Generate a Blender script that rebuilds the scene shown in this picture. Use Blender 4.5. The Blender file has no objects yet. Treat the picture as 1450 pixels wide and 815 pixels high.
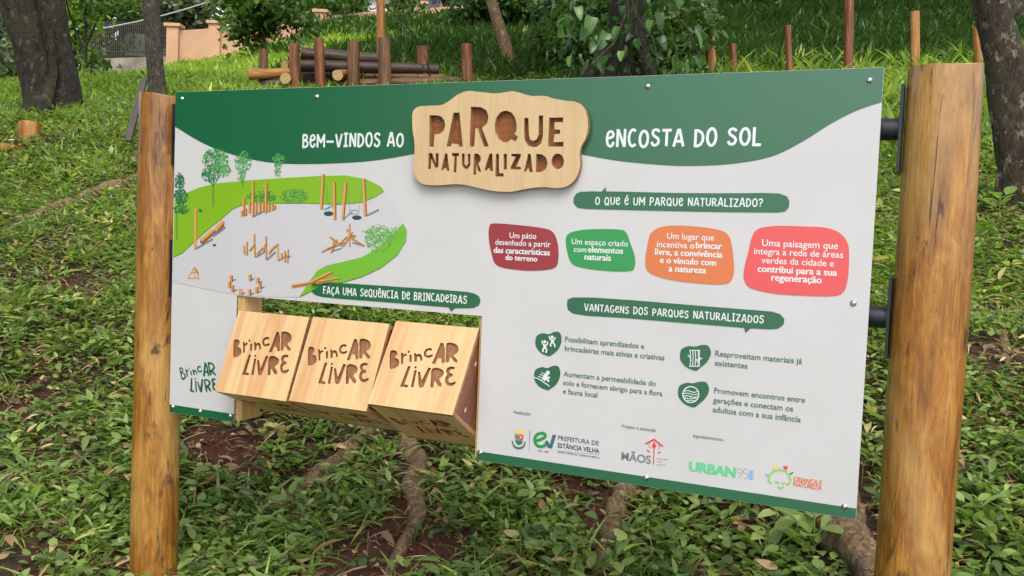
import bpy, bmesh, math, random
import numpy as np
from mathutils import Vector, Matrix, geometry

sc = bpy.context.scene
COL = sc.collection
random.seed(7)
RNG = np.random.default_rng(11)
R_ = math.radians

# ------------------------------------------------------------------ camera
EYE = Vector((0.0, 0.0, 1.6))
FPX, CXP, CYP = 1351.6, 725.0, 407.5
PITCH, ROLL = 0.05815, 0.0406
_F = Vector((0, math.cos(PITCH), -math.sin(PITCH)))
_R0 = Vector((1, 0, 0))
_U0 = _R0.cross(_F)
CR = math.cos(ROLL) * _R0 + math.sin(ROLL) * _U0
CU = -math.sin(ROLL) * _R0 + math.cos(ROLL) * _U0
cd = bpy.data.cameras.new('camera')
cd.sensor_width = 36.0
cd.lens = FPX / 1450 * 36
cd.clip_start = 0.05
cd.clip_end = 600
cam = bpy.data.objects.new('camera', cd)
COL.objects.link(cam)
m = Matrix((CR, CU, -_F)).transposed().to_4x4()
m.translation = EYE
cam.matrix_world = m
sc.camera = cam

# ------------------------------------------------------------------ light
SUN_DIR = Vector((0.10, -0.80, 0.95)).normalized()
world = bpy.data.worlds.new('World')
sc.world = world
world.use_nodes = True
wn = world.node_tree.nodes
wl = world.node_tree.links
sky = wn.new('ShaderNodeTexSky')
sky.sky_type = 'NISHITA'
sky.sun_disc = False
sky.sun_elevation = math.asin(SUN_DIR.z)
sky.sun_rotation = math.atan2(SUN_DIR.x, SUN_DIR.y)
sky.air_density = 1.0
sky.dust_density = 2.5
sky.ozone_density = 1.0
hs = wn.new('ShaderNodeHueSaturation')
hs.inputs['Saturation'].default_value = 0.45
wl.new(sky.outputs[0], hs.inputs['Color'])
wl.new(hs.outputs[0], wn['Background'].inputs[0])
wn['Background'].inputs[1].default_value = 0.15
sl = bpy.data.lights.new('sun', 'SUN')
sl.energy = 0.75
sl.angle = R_(28)
sl.color = (1.0, 0.97, 0.91)
so = bpy.data.objects.new('sun', sl)
COL.objects.link(so)
so.rotation_euler = SUN_DIR.to_track_quat('Z', 'Y').to_euler()
vs = sc.view_settings
vs.view_transform = 'Standard'
vs.look = 'None'
vs.exposure = 1.0
vs.gamma = 1.0
vs.use_curve_mapping = False

# ------------------------------------------------------------------ materials
def lin(r, g, b):
    f = lambda c: (c / 255 / 12.92) if c <= 10 else ((c / 255 + 0.055) / 1.055) ** 2.4
    return (f(r), f(g), f(b), 1.0)

class NT:
    def __init__(s, name):
        s.m = bpy.data.materials.new(name)
        s.m.use_nodes = True
        s.t = s.m.node_tree
        s.n = s.t.nodes
        s.b = s.n['Principled BSDF']
    def new(s, typ, **kw):
        x = s.n.new(typ)
        for k, v in kw.items():
            setattr(x, k, v)
        return x
    def link(s, a, b):
        s.t.links.new(a, b)
    def coords(s, scale=(1, 1, 1), rnd=False, kind='Object'):
        tc = s.new('ShaderNodeTexCoord')
        mp = s.new('ShaderNodeMapping')
        mp.inputs['Scale'].default_value = scale
        out = tc.outputs[kind]
        if rnd:
            oi = s.new('ShaderNodeObjectInfo')
            mu = s.new('ShaderNodeVectorMath', operation='MULTIPLY_ADD')
            mu.inputs[1].default_value = (3.1, 7.7, 5.3)
            s.link(oi.outputs['Random'], mu.inputs[0])
            s.link(out, mu.inputs[2])
            out = mu.outputs[0]
        s.link(out, mp.inputs[0])
        return mp.outputs[0]
    def noise(s, co, scale, detail=4, rough=0.55, dist=0.0):
        x = s.new('ShaderNodeTexNoise')
        x.inputs['Scale'].default_value = scale
        x.inputs['Detail'].default_value = detail
        x.inputs['Roughness'].default_value = rough
        x.inputs['Distortion'].default_value = dist
        if co is not None:
            s.link(co, x.inputs['Vector'])
        return x.outputs[0]
    def ramp(s, fac, stops, interp='LINEAR'):
        x = s.new('ShaderNodeValToRGB')
        x.color_ramp.interpolation = interp
        e = x.color_ramp.elements
        while len(e) < len(stops):
            e.new(0.5)
        for i, (p, c) in enumerate(stops):
            e[i].position = p
            e[i].color = c if len(c) == 4 else (*c, 1)
        s.link(fac, x.inputs[0])
        return x.outputs[0]
    def mix(s, fac, a, b, mode='MIX'):
        x = s.new('ShaderNodeMix', data_type='RGBA', blend_type=mode)
        for sock, v in ((x.inputs[0], fac), (x.inputs[6], a), (x.inputs[7], b)):
            if isinstance(v, (int, float)):
                sock.default_value = v
            elif isinstance(v, tuple):
                sock.default_value = v if len(v) == 4 else (*v, 1)
            else:
                s.link(v, sock)
        return x.outputs[2]
    def bump(s, h, strength=0.3, dist=0.01):
        x = s.new('ShaderNodeBump')
        x.inputs['Strength'].default_value = strength
        x.inputs['Distance'].default_value = dist
        s.link(h, x.inputs['Height'])
        s.link(x.outputs[0], s.b.inputs['Normal'])
    def color(s, c):
        if isinstance(c, tuple):
            s.b.inputs['Base Color'].default_value = c if len(c) == 4 else (*c, 1)
        else:
            s.link(c, s.b.inputs['Base Color'])
    def set(s, **kw):
        for k, v in kw.items():
            s.b.inputs[k.replace('_', ' ')].default_value = v

def plain(name, c, rough=0.5, metal=0.0, spec=0.5):
    t = NT(name)
    t.color(c)
    t.set(Roughness=rough, Metallic=metal)
    t.b.inputs['Specular IOR Level'].default_value = spec
    return t.m

def printed(name, c, rough=0.36):
    """ink on a laminated sheet: satin, with faint grime"""
    c = tuple(x * 0.89 for x in c[:3]) + (1.0,)
    t = NT(name)
    co = t.coords()
    n = t.noise(co, 2, 3, 0.5)
    col = t.ramp(n, [(0.2, tuple(x * 0.95 for x in c[:3])), (0.8, c)])
    t.color(col)
    t.b.inputs['Specular IOR Level'].default_value = 1.0
    t.b.inputs['Coat Weight'].default_value = 0.25
    t.b.inputs['Coat Roughness'].default_value = 0.3
    t.set(Roughness=rough)
    return t.m

M = {}
def white_panel():
    t = NT('panel_white')
    co = t.coords()
    n = t.noise(co, 3, 6, 0.65)
    sp = t.noise(co, 60, 2, 0.5)
    c = t.ramp(n, [(0.3, lin(187, 186, 184)), (0.7, lin(195, 194, 193))])
    dirt = t.ramp(sp, [(0.765, (0, 0, 0)), (0.80, (1, 1, 1))])
    dm = t.new('ShaderNodeMath', operation='MULTIPLY')
    dm.inputs[1].default_value = 0.35
    t.link(dirt, dm.inputs[0])
    c = t.mix(dm.outputs[0], c, lin(150, 140, 125))
    t.color(c)
    t.set(Roughness=0.3)
    return t.m
M['white'] = white_panel()
M['green'] = printed('ink_green', lin(0, 94, 54))
M['ink_white'] = printed('ink_white', lin(224, 230, 228))
M['ink_text'] = printed('ink_dark_green', lin(60, 112, 88))
M['ink_grey'] = printed('ink_grey', lin(120, 122, 122))
M['ink_navy'] = printed('ink_navy', lin(40, 48, 66))
M['ink_red'] = printed('ink_maroon', lin(148, 24, 34))
M['ink_leaf'] = printed('ink_leaf_green', lin(6, 144, 64))
M['ink_orange'] = printed('ink_orange', lin(214, 112, 50))
M['ink_coral'] = printed('ink_coral', lin(224, 72, 72))
M['ink_lawn'] = printed('ink_lawn', lin(128, 178, 22))
M['ink_lawn2'] = printed('ink_lawn_bright', lin(110, 180, 34))
M['ink_edge'] = printed('ink_lawn_edge', lin(86, 130, 40))
M['ink_pave'] = printed('ink_paving', lin(200, 199, 200))
M['ink_wood'] = printed('ink_wood', lin(212, 158, 88))
M['ink_wood2'] = printed('ink_wood_dark', lin(146, 90, 42))
M['ink_nest'] = printed('ink_slate', lin(28, 66, 78))
M['ink_shade'] = printed('ink_blue_grey', lin(108, 124, 146))
M['ink_tree1'] = printed('ink_tree_a', lin(60, 150, 70))
M['ink_tree2'] = printed('ink_tree_b', lin(96, 178, 92))
M['ink_tree3'] = printed('ink_tree_c', lin(30, 112, 72))
M['ink_mint'] = printed('ink_mint', lin(92, 204, 138))
M['ink_sky'] = printed('ink_sky_blue', lin(120, 182, 226))
M['ink_yellow'] = printed('ink_yellow', lin(236, 206, 84))
M['ink_scarlet'] = printed('ink_scarlet', lin(222, 52, 66))
M['ink_teal'] = printed('ink_teal', lin(50, 100, 108))
M['ink_lime'] = printed('ink_lime', lin(140, 204, 76))
M['ink_terra'] = printed('ink_terracotta', lin(230, 120, 70))
M['panel_edge'] = plain('panel_edge', lin(120, 122, 122), 0.5)
M['steel_black'] = plain('painted_black_steel', (0.012, 0.014, 0.018), 0.38)
M['bolt'] = plain('zinc', (0.62, 0.62, 0.62), 0.3, 1.0)
M['bolt_dark'] = plain('bolt_socket', (0.08, 0.08, 0.08), 0.5, 0.6)

def post_wood():
    t = NT('varnished_post_wood')
    fine = t.noise(t.coords((42, 42, 2.2), rnd=True), 2.2, 8, 0.7, 0.5)
    n = t.noise(t.coords((11, 11, 2.4), rnd=True), 1.6, 10, 0.74, 1.8)
    blot = t.noise(t.coords((4, 4, 1.3), rnd=True), 2.4, 8, 0.72, 1.2)
    c = t.ramp(n, [(0.32, lin(74, 42, 10)), (0.42, lin(136, 86, 22)), (0.53, lin(178, 122, 38)), (0.68, lin(212, 168, 88))])
    c = t.mix(0.45, c, t.ramp(fine, [(0.32, lin(84, 48, 14)), (0.5, lin(164, 112, 42)), (0.66, lin(206, 160, 84))]))
    stain = t.ramp(blot, [(0.47, (0, 0, 0)), (0.56, (.45, .45, .45)), (0.68, (.85, .85, .85))])
    c = t.mix(stain, c, lin(120, 72, 16))
    pale = t.ramp(t.noise(t.coords((2.4, 2.4, .9), rnd=True), 1.9, 5, 0.6, .5), [(0.5, (0, 0, 0)), (0.66, (.6, .6, .6))])
    c = t.mix(pale, c, lin(212, 176, 110))
    knots = t.ramp(t.noise(t.coords((1, 1, 0.45), rnd=True), 8.5, 4, 0.6, 0.8), [(0.605, (0, 0, 0)), (0.68, (.9, .9, .9))])
    c = t.mix(knots, c, lin(58, 38, 22))
    cr = t.noise(t.coords((9, 9, 0.55), rnd=True), 2.6, 3, 0.5, 0.4)
    crack = t.ramp(cr, [(0.470, (0, 0, 0)), (0.480, (1, 1, 1)), (0.492, (1, 1, 1)), (0.502, (0, 0, 0))])
    gate = t.ramp(blot, [(0.53, (0, 0, 0)), (0.62, (.85, .85, .85))])
    crack = t.mix(1.0, crack, gate, 'MULTIPLY')
    c = t.mix(crack, c, lin(58, 34, 14))
    c = t.mix(1.0, c, (0.86, 0.80, 0.66), 'MULTIPLY')
    t.color(c)
    t.link(t.ramp(fine, [(0.35, (.30,) * 3), (0.65, (.46,) * 3)]), t.b.inputs['Roughness'])
    t.b.inputs['Coat Weight'].default_value = 0.6
    t.b.inputs['Coat Roughness'].default_value = 0.2
    h = t.mix(0.5, n, fine)
    h = t.mix(crack, h, (0.0, 0.0, 0.0))
    t.bump(h, 0.7, 0.010)
    return t.m
M['post'] = post_wood()

def ply(name, dark, mid, light, streak, s_amt, grain=(14, 14, 1.1), rough=0.45):
    dark, mid, light, streak = (tuple(x * 0.88 for x in q_[:3]) + (1.0,) for q_ in (dark, mid, light, streak))
    t = NT(name)
    n = t.noise(t.coords(grain, rnd=True), 2.4, 7, 0.62, 0.7)
    f = t.noise(t.coords((60, 60, 2.5), rnd=True), 3, 4, 0.6)
    c = t.ramp(n, [(0.28, dark), (0.48, mid), (0.72, light)])
    c = t.mix(0.25, c, t.ramp(f, [(0.35, dark), (0.6, light)]))
    if s_amt:
        s = t.noise(t.coords((6.5, 6.5, 0.5), rnd=True), 1.9, 2, 0.5, 0.35)
        s = t.ramp(s, [(0.54, (0, 0, 0)), (0.62, (s_amt,) * 3), (0.70, (s_amt * .2,) * 3)])
        c = t.mix(s, c, streak)
    t.color(c)
    t.set(Roughness=rough)
    t.bump(f, 0.12, 0.002)
    return t.m
M['pine'] = ply('pine_plywood', lin(197, 158, 104), lin(211, 176, 124), lin(222, 192, 144), lin(196, 132, 88), 0.55)
M['birch'] = ply('birch_plywood', lin(192, 160, 112), lin(206, 176, 130), lin(216, 190, 148), lin(196, 150, 104), 0.15, (10, 10, 0.8))
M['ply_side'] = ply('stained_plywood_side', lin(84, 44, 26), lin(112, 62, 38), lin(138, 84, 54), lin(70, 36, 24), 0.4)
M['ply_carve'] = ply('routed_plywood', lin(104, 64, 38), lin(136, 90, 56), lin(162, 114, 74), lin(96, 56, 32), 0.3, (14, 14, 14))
M['ply_back'] = ply('stained_backing_board', lin(104, 56, 20), lin(132, 76, 32), lin(156, 96, 46), lin(92, 50, 20), 0.3, (2, 2, 16))
M['ply_edge'] = ply('plywood_edge', lin(120, 80, 52), lin(160, 116, 80), lin(188, 146, 104), lin(100, 60, 40), 0.3, (2, 2, 60))
M['plug'] = plain('wood_plug', lin(214, 178, 140), 0.5)
M['lath'] = ply('pale_lath', lin(176, 134, 80), lin(206, 166, 108), lin(222, 186, 130), lin(160, 110, 60), 0.3)

def log_wood(name, d, mid, l):
    t = NT(name)
    n = t.noise(t.coords((8, 8, 0.8), rnd=True), 2.0, 7, 0.65, 0.8)
    c = t.ramp(n, [(0.34, d), (0.5, mid), (0.66, l)])
    f = t.noise(t.coords((30, 30, 1.2), rnd=True), 2.4, 6, 0.7, 0.5)
    c = t.mix(0.5, c, t.ramp(f, [(0.36, d), (0.52, mid), (0.66, l)]))
    t.color(c)
    t.set(Roughness=0.55)
    t.bump(n, 0.5, 0.01)
    return t.m
M['log_dark'] = log_wood('dark_log', lin(32, 22, 18), lin(58, 40, 32), lin(96, 68, 50))
M['log_brown'] = log_wood('brown_log', lin(52, 32, 18), lin(98, 64, 36), lin(156, 112, 68))
M['log_honey'] = log_wood('honey_log', lin(104, 62, 22), lin(160, 106, 46), lin(206, 156, 88))
M['log_red'] = log_wood('red_stake', lin(62, 32, 16), lin(112, 62, 30), lin(172, 112, 62))
def end_grain():
    t = NT('end_grain')
    co = t.coords((1, 1, 1))
    n = t.noise(co, 40, 5, 0.6)
    t.color(t.ramp(n, [(0.3, lin(150, 118, 70)), (0.7, lin(206, 178, 122))]))
    t.set(Roughness=0.7)
    return t.m
M['end'] = end_grain()

def bark(name, a, b, lichen, moss, la=0.6, ma=0.5, sc_=3.0, bd=0.06):
    t = NT(name)
    co = t.coords((1, 1, 0.45), rnd=True)
    n = t.noise(co, sc_ * 5, 9, 0.7, 0.8)
    big = t.noise(t.coords((1, 1, 0.6), rnd=True), sc_ * 1.1, 5, 0.65)
    c = t.ramp(n, [(0.38, a), (0.50, tuple((p + q) / 2 for p, q in zip(a, b))), (0.62, b)])
    mk = t.ramp(big, [(0.5, (0, 0, 0)), (0.66, (ma,) * 3)])
    c = t.mix(mk, c, moss)
    li = t.ramp(t.noise(t.coords((1, 1, 0.7), rnd=True), sc_ * 2.7, 6, 0.75), [(0.55, (0, 0, 0)), (0.63, (la,) * 3)])
    c = t.mix(li, c, lichen)
    t.color(c)
    t.set(Roughness=0.85)
    t.bump(n, 1.0, bd)
    return t.m
M['bark_dark'] = bark('dark_mossy_bark', lin(8, 6, 4), lin(56, 45, 30), lin(124, 114, 90), lin(58, 60, 24), 0.5, 0.75, 4.5)
M['bark_grey'] = bark('grey_bark', lin(44, 38, 30), lin(94, 84, 68), lin(138, 134, 120), lin(66, 70, 44), 0.55, 0.5, 5)
M['bark_spot'] = bark('lichen_spotted_bark', lin(24, 18, 12), lin(88, 70, 48), lin(172, 164, 142), lin(62, 62, 26), 0.7, 0.7, 6)
M['root'] = bark('root_bark', lin(80, 60, 40), lin(152, 122, 88), lin(186, 162, 128), lin(98, 88, 58), 0.6, 0.3, 9, 0.02)

def leaf_mat(name, stops, trans=0.3, rough=0.45, spec=0.4, gain=1.0):
    """leaf colours picked per leaf by the rnd attribute"""
    t = NT(name)
    at = t.new('ShaderNodeAttribute', attribute_name='rnd')
    c = t.ramp(at.outputs['Fac'], [(p_, tuple(gain * (.84 * x + .16 * (.3 * q_[0] + .6 * q_[1] + .1 * q_[2])) * w_ for x, w_ in zip(q_[:3], (1.10, 1.02, 0.84))) + (1.0,)) for p_, q_ in stops])
    t.color(c)
    t.set(Roughness=rough)
    t.b.inputs['Specular IOR Level'].default_value = spec
    tr = t.new('ShaderNodeBsdfTranslucent')
    t.link(t.mix(0.5, c, (0.75, 0.9, 0.25), 'MULTIPLY'), tr.inputs[0])
    tr2 = t.mix(1.0, c, (1.5, 1.7, 0.7), 'MULTIPLY')
    t.link(tr2, tr.inputs[0])
    mx = t.new('ShaderNodeMixShader')
    mx.inputs[0].default_value = trans
    t.link(t.b.outputs[0], mx.inputs[1])
    t.link(tr.outputs[0], mx.inputs[2])
    t.link(mx.outputs[0], t.n['Material Output'].inputs[0])
    return t.m
M['cover'] = leaf_mat('ground_cover_leaf', [(0, lin(56, 80, 36)), (0.4, lin(96, 126, 56)), (0.75, lin(128, 156, 76)), (0.93, lin(160, 178, 98)), (1, lin(180, 172, 110))], 0.4, 0.36, 0.55, 1.22)
M['grass'] = leaf_mat('grass_blade', [(0, lin(70, 98, 40)), (0.4, lin(104, 138, 56)), (0.75, lin(134, 164, 74)), (0.93, lin(168, 182, 96)), (1, lin(204, 190, 136))], 0.4, 0.38, 0.5, 1.22)
M['grass_sun'] = leaf_mat('sunlit_grass_blade', [(0, lin(84, 118, 34)), (0.4, lin(128, 162, 50)), (0.8, lin(168, 196, 72)), (1, lin(200, 206, 118))], 0.38, 0.45, 0.4, 1.1)  # lighter, yellower blades: the patch of sunlight is put into the colour
M['grass_shaded'] = leaf_mat('shaded_grass_blade', [(0, lin(34, 60, 30)), (0.5, lin(54, 86, 42)), (0.85, lin(80, 114, 54)), (1, lin(126, 140, 80))], 0.32, 0.45, 0.4, 1.25)  # darker blades: shade from the trees is put into the colour
M['litter'] = leaf_mat('dry_leaf', [(0, lin(70, 50, 36)), (0.4, lin(124, 96, 70)), (0.75, lin(172, 142, 106)), (1, lin(208, 184, 146))], 0.1, 0.65, 0.3)
M['crumb'] = leaf_mat('soil_crumb', [(0, lin(50, 30, 20)), (0.5, lin(92, 52, 36)), (0.85, lin(126, 74, 50)), (1, lin(150, 120, 92))], 0.0, 0.9, 0.2)
M['vine'] = leaf_mat('vine_leaf', [(0, lin(34, 70, 38)), (0.5, lin(62, 112, 46)), (0.85, lin(104, 150, 54)), (1, lin(140, 172, 70))], 0.3, 0.28, 0.5)
def crown_mat(n, a, b, c):
    return leaf_mat(n, [(0, a), (0.5, b), (0.9, c), (1, c)], 0.36, 0.5, 0.35, 1.18)
M['crown_dark'] = crown_mat('crown_dark', lin(28, 50, 26), lin(48, 78, 36), lin(82, 112, 52))
M['crown_mid'] = crown_mat('crown_mid', lin(44, 74, 32), lin(74, 110, 46), lin(116, 146, 66))
M['crown_light'] = crown_mat('crown_light', lin(74, 112, 36), lin(114, 152, 48), lin(156, 186, 74))
M['crown_grey'] = crown_mat('crown_grey', lin(62, 80, 66), lin(92, 110, 92), lin(132, 146, 122))

def render_wall(name, a, b):
    t = NT(name)
    n = t.noise(t.coords(), 1.3, 6, 0.65)
    t.color(t.ramp(n, [(0.3, a), (0.7, b)]))
    t.set(Roughness=0.9)
    return t.m
M['pink'] = render_wall('peach_render', lin(184, 142, 112), lin(202, 160, 128))
M['pink_pale'] = render_wall('pale_pink_render', lin(214, 176, 156), lin(226, 194, 176))
M['concrete'] = render_wall('stained_concrete', lin(96, 88, 76), lin(158, 148, 132))
M['whitewash'] = render_wall('whitewash', lin(214, 216, 218), lin(232, 234, 236))
M['rooftile'] = render_wall('clay_tiles', lin(150, 84, 60), lin(182, 110, 80))
M['window'] = plain('window_glass', (0.05, 0.06, 0.07), 0.1)
M['iron'] = plain('rusty_iron', lin(62, 54, 48), 0.7, 0.2)
M['stem'] = plain('plant_stem', lin(92, 120, 58), 0.5)
M['cable'] = plain('cable_sheath', lin(170, 170, 168), 0.6)
M['plank_grey'] = log_wood('weathered_plank', lin(34, 30, 28), lin(58, 52, 48), lin(86, 78, 70))

# ------------------------------------------------------------------ mesh helpers
class MB:
    def __init__(s):
        s.v, s.f, s.mi, s.sm = [], [], [], []
    def add(s, verts, faces, mat=0, smooth=False):
        o = len(s.v)
        s.v += [tuple(p) for p in verts]
        for f in faces:
            s.f.append([i + o for i in f])
            s.mi.append(mat)
            s.sm.append(smooth)
        return s
    def box(s, x0, x1, y0, y1, z0, z1, mat=0):
        v = [(x, y, z) for x in (x0, x1) for y in (y0, y1) for z in (z0, z1)]
        return s.add(v, [(0, 1, 3, 2), (4, 6, 7, 5), (0, 4, 5, 1), (2, 3, 7, 6), (0, 2, 6, 4), (1, 5, 7, 3)], mat)
    def tube(s, pts, rad, n=12, mat=0, capmat=None, rough=0.0, seed=0, flat=1.0, caps=True):
        pts = [Vector(p) for p in pts]
        rng = random.Random(seed)
        k = len(pts)
        t0 = (pts[1] - pts[0]).normalized()
        up = Vector((0, 0, 1)) if abs(t0.z) < 0.9 else Vector((1, 0, 0))
        a = t0.cross(up).normalized()
        ph = [rng.uniform(0, 6.28) for _ in range(6)]
        vs_, fs_ = [], []
        for i in range(k):
            t = (pts[min(i + 1, k - 1)] - pts[max(i - 1, 0)]).normalized()
            a = (a - t * a.dot(t)).normalized()
            b = t.cross(a)
            r = rad[i] if isinstance(rad, (list, tuple)) else rad
            for j in range(n):
                w = 2 * math.pi * j / n
                rr = r
                if rough:
                    rr *= 1 + rough * (math.sin(2 * w + ph[0] + i * .35) * .5 + math.sin(3 * w + ph[1] - i * .5) * .4 + math.sin(5 * w + ph[2] + i * .9) * .25 + rng.uniform(-.25, .25))
                vs_.append(pts[i] + a * (math.cos(w) * rr) + b * (math.sin(w) * rr * flat))
        for i in range(k - 1):
            for j in range(n):
                j2 = (j + 1) % n
                fs_.append((i * n + j, i * n + j2, (i + 1) * n + j2, (i + 1) * n + j))
        s.add(vs_, fs_, mat, True)
        if caps:
            cm = mat if capmat is None else capmat
            c0 = [v for v in vs_[:n]]
            c1 = [v for v in vs_[-n:]]
            s.add(c0, [tuple(reversed(range(n)))], cm)
            s.add(c1, [tuple(range(n))], cm)
        return s
    def build(s, name, mats, parent=None, loc=None):
        me = bpy.data.meshes.new(name)
        me.from_pydata(s.v, [], s.f)
        for mt in (mats if isinstance(mats, (list, tuple)) else [mats]):
            me.materials.append(mt)
        me.polygons.foreach_set('material_index', s.mi)
        me.polygons.foreach_set('use_smooth', s.sm)
        me.update()
        o = bpy.data.objects.new(name, me)
        COL.objects.link(o)
        if loc is not None:
            o.location = loc
        if parent:
            o.parent = parent
        return o

def fix_normals(o):
    bm = bmesh.new()
    bm.from_mesh(o.data)
    bmesh.ops.remove_doubles(bm, verts=bm.verts, dist=1e-6)
    bmesh.ops.recalc_face_normals(bm, faces=bm.faces)
    bm.to_mesh(o.data)
    bm.free()

def tag(o, label=None, cat=None, group=None, kind=None):
    for k, v in (('label', label), ('category', cat), ('group', group), ('kind', kind)):
        if v:
            o[k] = v
    return o

def empty(name, loc, rz=0.0):
    o = bpy.data.objects.new(name, None)
    o.empty_display_size = 0.1
    COL.objects.link(o)
    o.location = loc
    o.rotation_euler = (0, 0, rz)
    return o

def smooth(pts, n=5, closed=True):
    """Catmull-Rom through 2D points"""
    out = []
    k = len(pts)
    rng = range(k) if closed else range(k - 1)
    for i in rng:
        g = (lambda j: pts[j % k]) if closed else (lambda j: pts[min(max(j, 0), k - 1)])
        p0, p1, p2, p3 = g(i - 1), g(i), g(i + 1), g(i + 2)
        for s in range(n):
            t = s / n
            out.append(tuple(0.5 * (2 * p1[c] + (p2[c] - p0[c]) * t + (2 * p0[c] - 5 * p1[c] + 4 * p2[c] - p3[c]) * t * t + (3 * p1[c] - p0[c] - 3 * p2[c] + p3[c]) * t ** 3) for c in (0, 1)))
    if not closed:
        out.append(tuple(pts[-1]))
    return out

# ------------------------------------------------------------------ photo geometry
def ray(px, py):
    d = _F + CR * ((px - CXP) / FPX) - CU * ((py - CYP) / FPX)
    return d / d.y
def at(px, py, d):
    return EYE + ray(px, py) * d

# ------------------------------------------------------------------ terrain
_D = np.arange(0, 90.01, 0.25)
_dn = [0, 2, 3.4, 7, 10, 13, 20, 34, 60, 90]
_prof = {
    -0.56: [-1.6, -1.52, -1.24, 0.0, 1.0, 1.62, 2.75, 4.6, 5.1, 5.3],
    -0.42: [-1.6, -1.52, -1.23, 0.04, 1.03, 1.72, 2.72, 4.7, 5.2, 5.4],
    -0.34: [-1.6, -1.52, -1.22, 0.06, 1.04, 1.78, 2.95, 5.4, 6.0, 6.2],
    -0.24: [-1.6, -1.52, -1.22, 0.08, 1.05, 1.80, 3.2, 6.3, 7.0, 7.3],
    -0.19: [-1.6, -1.52, -1.22, 0.10, 1.08, 1.85, 3.7, 7.1, 7.9, 8.2],
    -0.02: [-1.6, -1.5, -1.20, 0.2, 1.2, 2.0, 4.1, 7.4, 8.4, 8.8],
    0.20: [-1.6, -1.45, -1.10, 0.28, 1.3, 2.2, 4.7, 9.4, 13.0, 15.0],
    0.56: [-1.6, -1.3, -0.75, 0.46, 1.47, 2.5, 5.0, 10.2, 18.0, 24.0]}
_ts = sorted(_prof)
def _sm(p):
    a = np.interp(_D, _dn, p)
    k = np.ones(7) / 7
    ap = np.concatenate([[a[0]] * 3, a, [a[-1]] * 3])
    return np.convolve(ap, k, 'valid')
_tab = np.array([_sm(_prof[t]) for t in _ts])
def vnoise(x, y, seed=0):
    x = np.asarray(x, float); y = np.asarray(y, float)
    xi = np.floor(x).astype(np.int64); yi = np.floor(y).astype(np.int64)
    fx = x - xi; fy = y - yi
    fx = fx * fx * (3 - 2 * fx); fy = fy * fy * (3 - 2 * fy)
    def h(a, b):
        n = (a * 374761393 + b * 668265263 + seed * 974634777) & 0xFFFFFFFF
        n = ((n ^ (n >> 13)) * 1274126177) & 0xFFFFFFFF
        return ((n ^ (n >> 16)) & 0xFFFF) / 65535.0
    return (h(xi, yi) * (1 - fx) + h(xi + 1, yi) * fx) * (1 - fy) + (h(xi, yi + 1) * (1 - fx) + h(xi + 1, yi + 1) * fx) * fy
def terrain(x, y):
    x = np.asarray(x, float); y = np.asarray(y, float)
    d = np.clip(y, 0, 89.9)
    t = np.clip(x / np.maximum(d, 2.5), _ts[0], _ts[-1])
    i = np.clip(np.searchsorted(_ts, t) - 1, 0, len(_ts) - 2)
    tsa = np.array(_ts)
    w = (t - tsa[i]) / (tsa[i + 1] - tsa[i])
    w = w * w * (3 - 2 * w)
    k = d / 0.25
    k0 = np.floor(k).astype(int); fk = k - k0
    k1 = np.minimum(k0 + 1, len(_D) - 1)
    def s(ii):
        return _tab[ii, k0] * (1 - fk) + _tab[ii, k1] * fk
    z = s(i) * (1 - w) + s(i + 1) * w
    z = z + 1.6
    b = (vnoise(x * 1.1, y * 1.1, 3) - .5) * 0.10 + (vnoise(x * 3.1, y * 3.1, 5) - .5) * 0.05 + (vnoise(x * .35, y * .35, 9) - .5) * 0.25 * np.clip((d - 5) / 10, 0, 1)
    return z + b * np.clip(d / 3, 0.2, 1)
def tz(x, y):
    return float(terrain(x, y))
def gpix(px, py, dmin=1.8, dmax=60):
    r = ray(px, py)
    prev = None
    d = dmin
    while d < dmax:
        p = EYE + r * d
        if p.z <= tz(p.x, p.y):
            lo, hi = (prev or dmin), d
            for _ in range(20):
                mid = (lo + hi) / 2
                q = EYE + r * mid
                if q.z <= tz(q.x, q.y): hi = mid
                else: lo = mid
            return EYE + r * hi
        prev = d
        d += 0.1
    return EYE + r * dmax
def gcol(px, d):
    """ground point in the photo column px at distance d"""
    r = ray(px, 200)
    return Vector((r.x * d, d, tz(r.x * d, d)))

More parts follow.
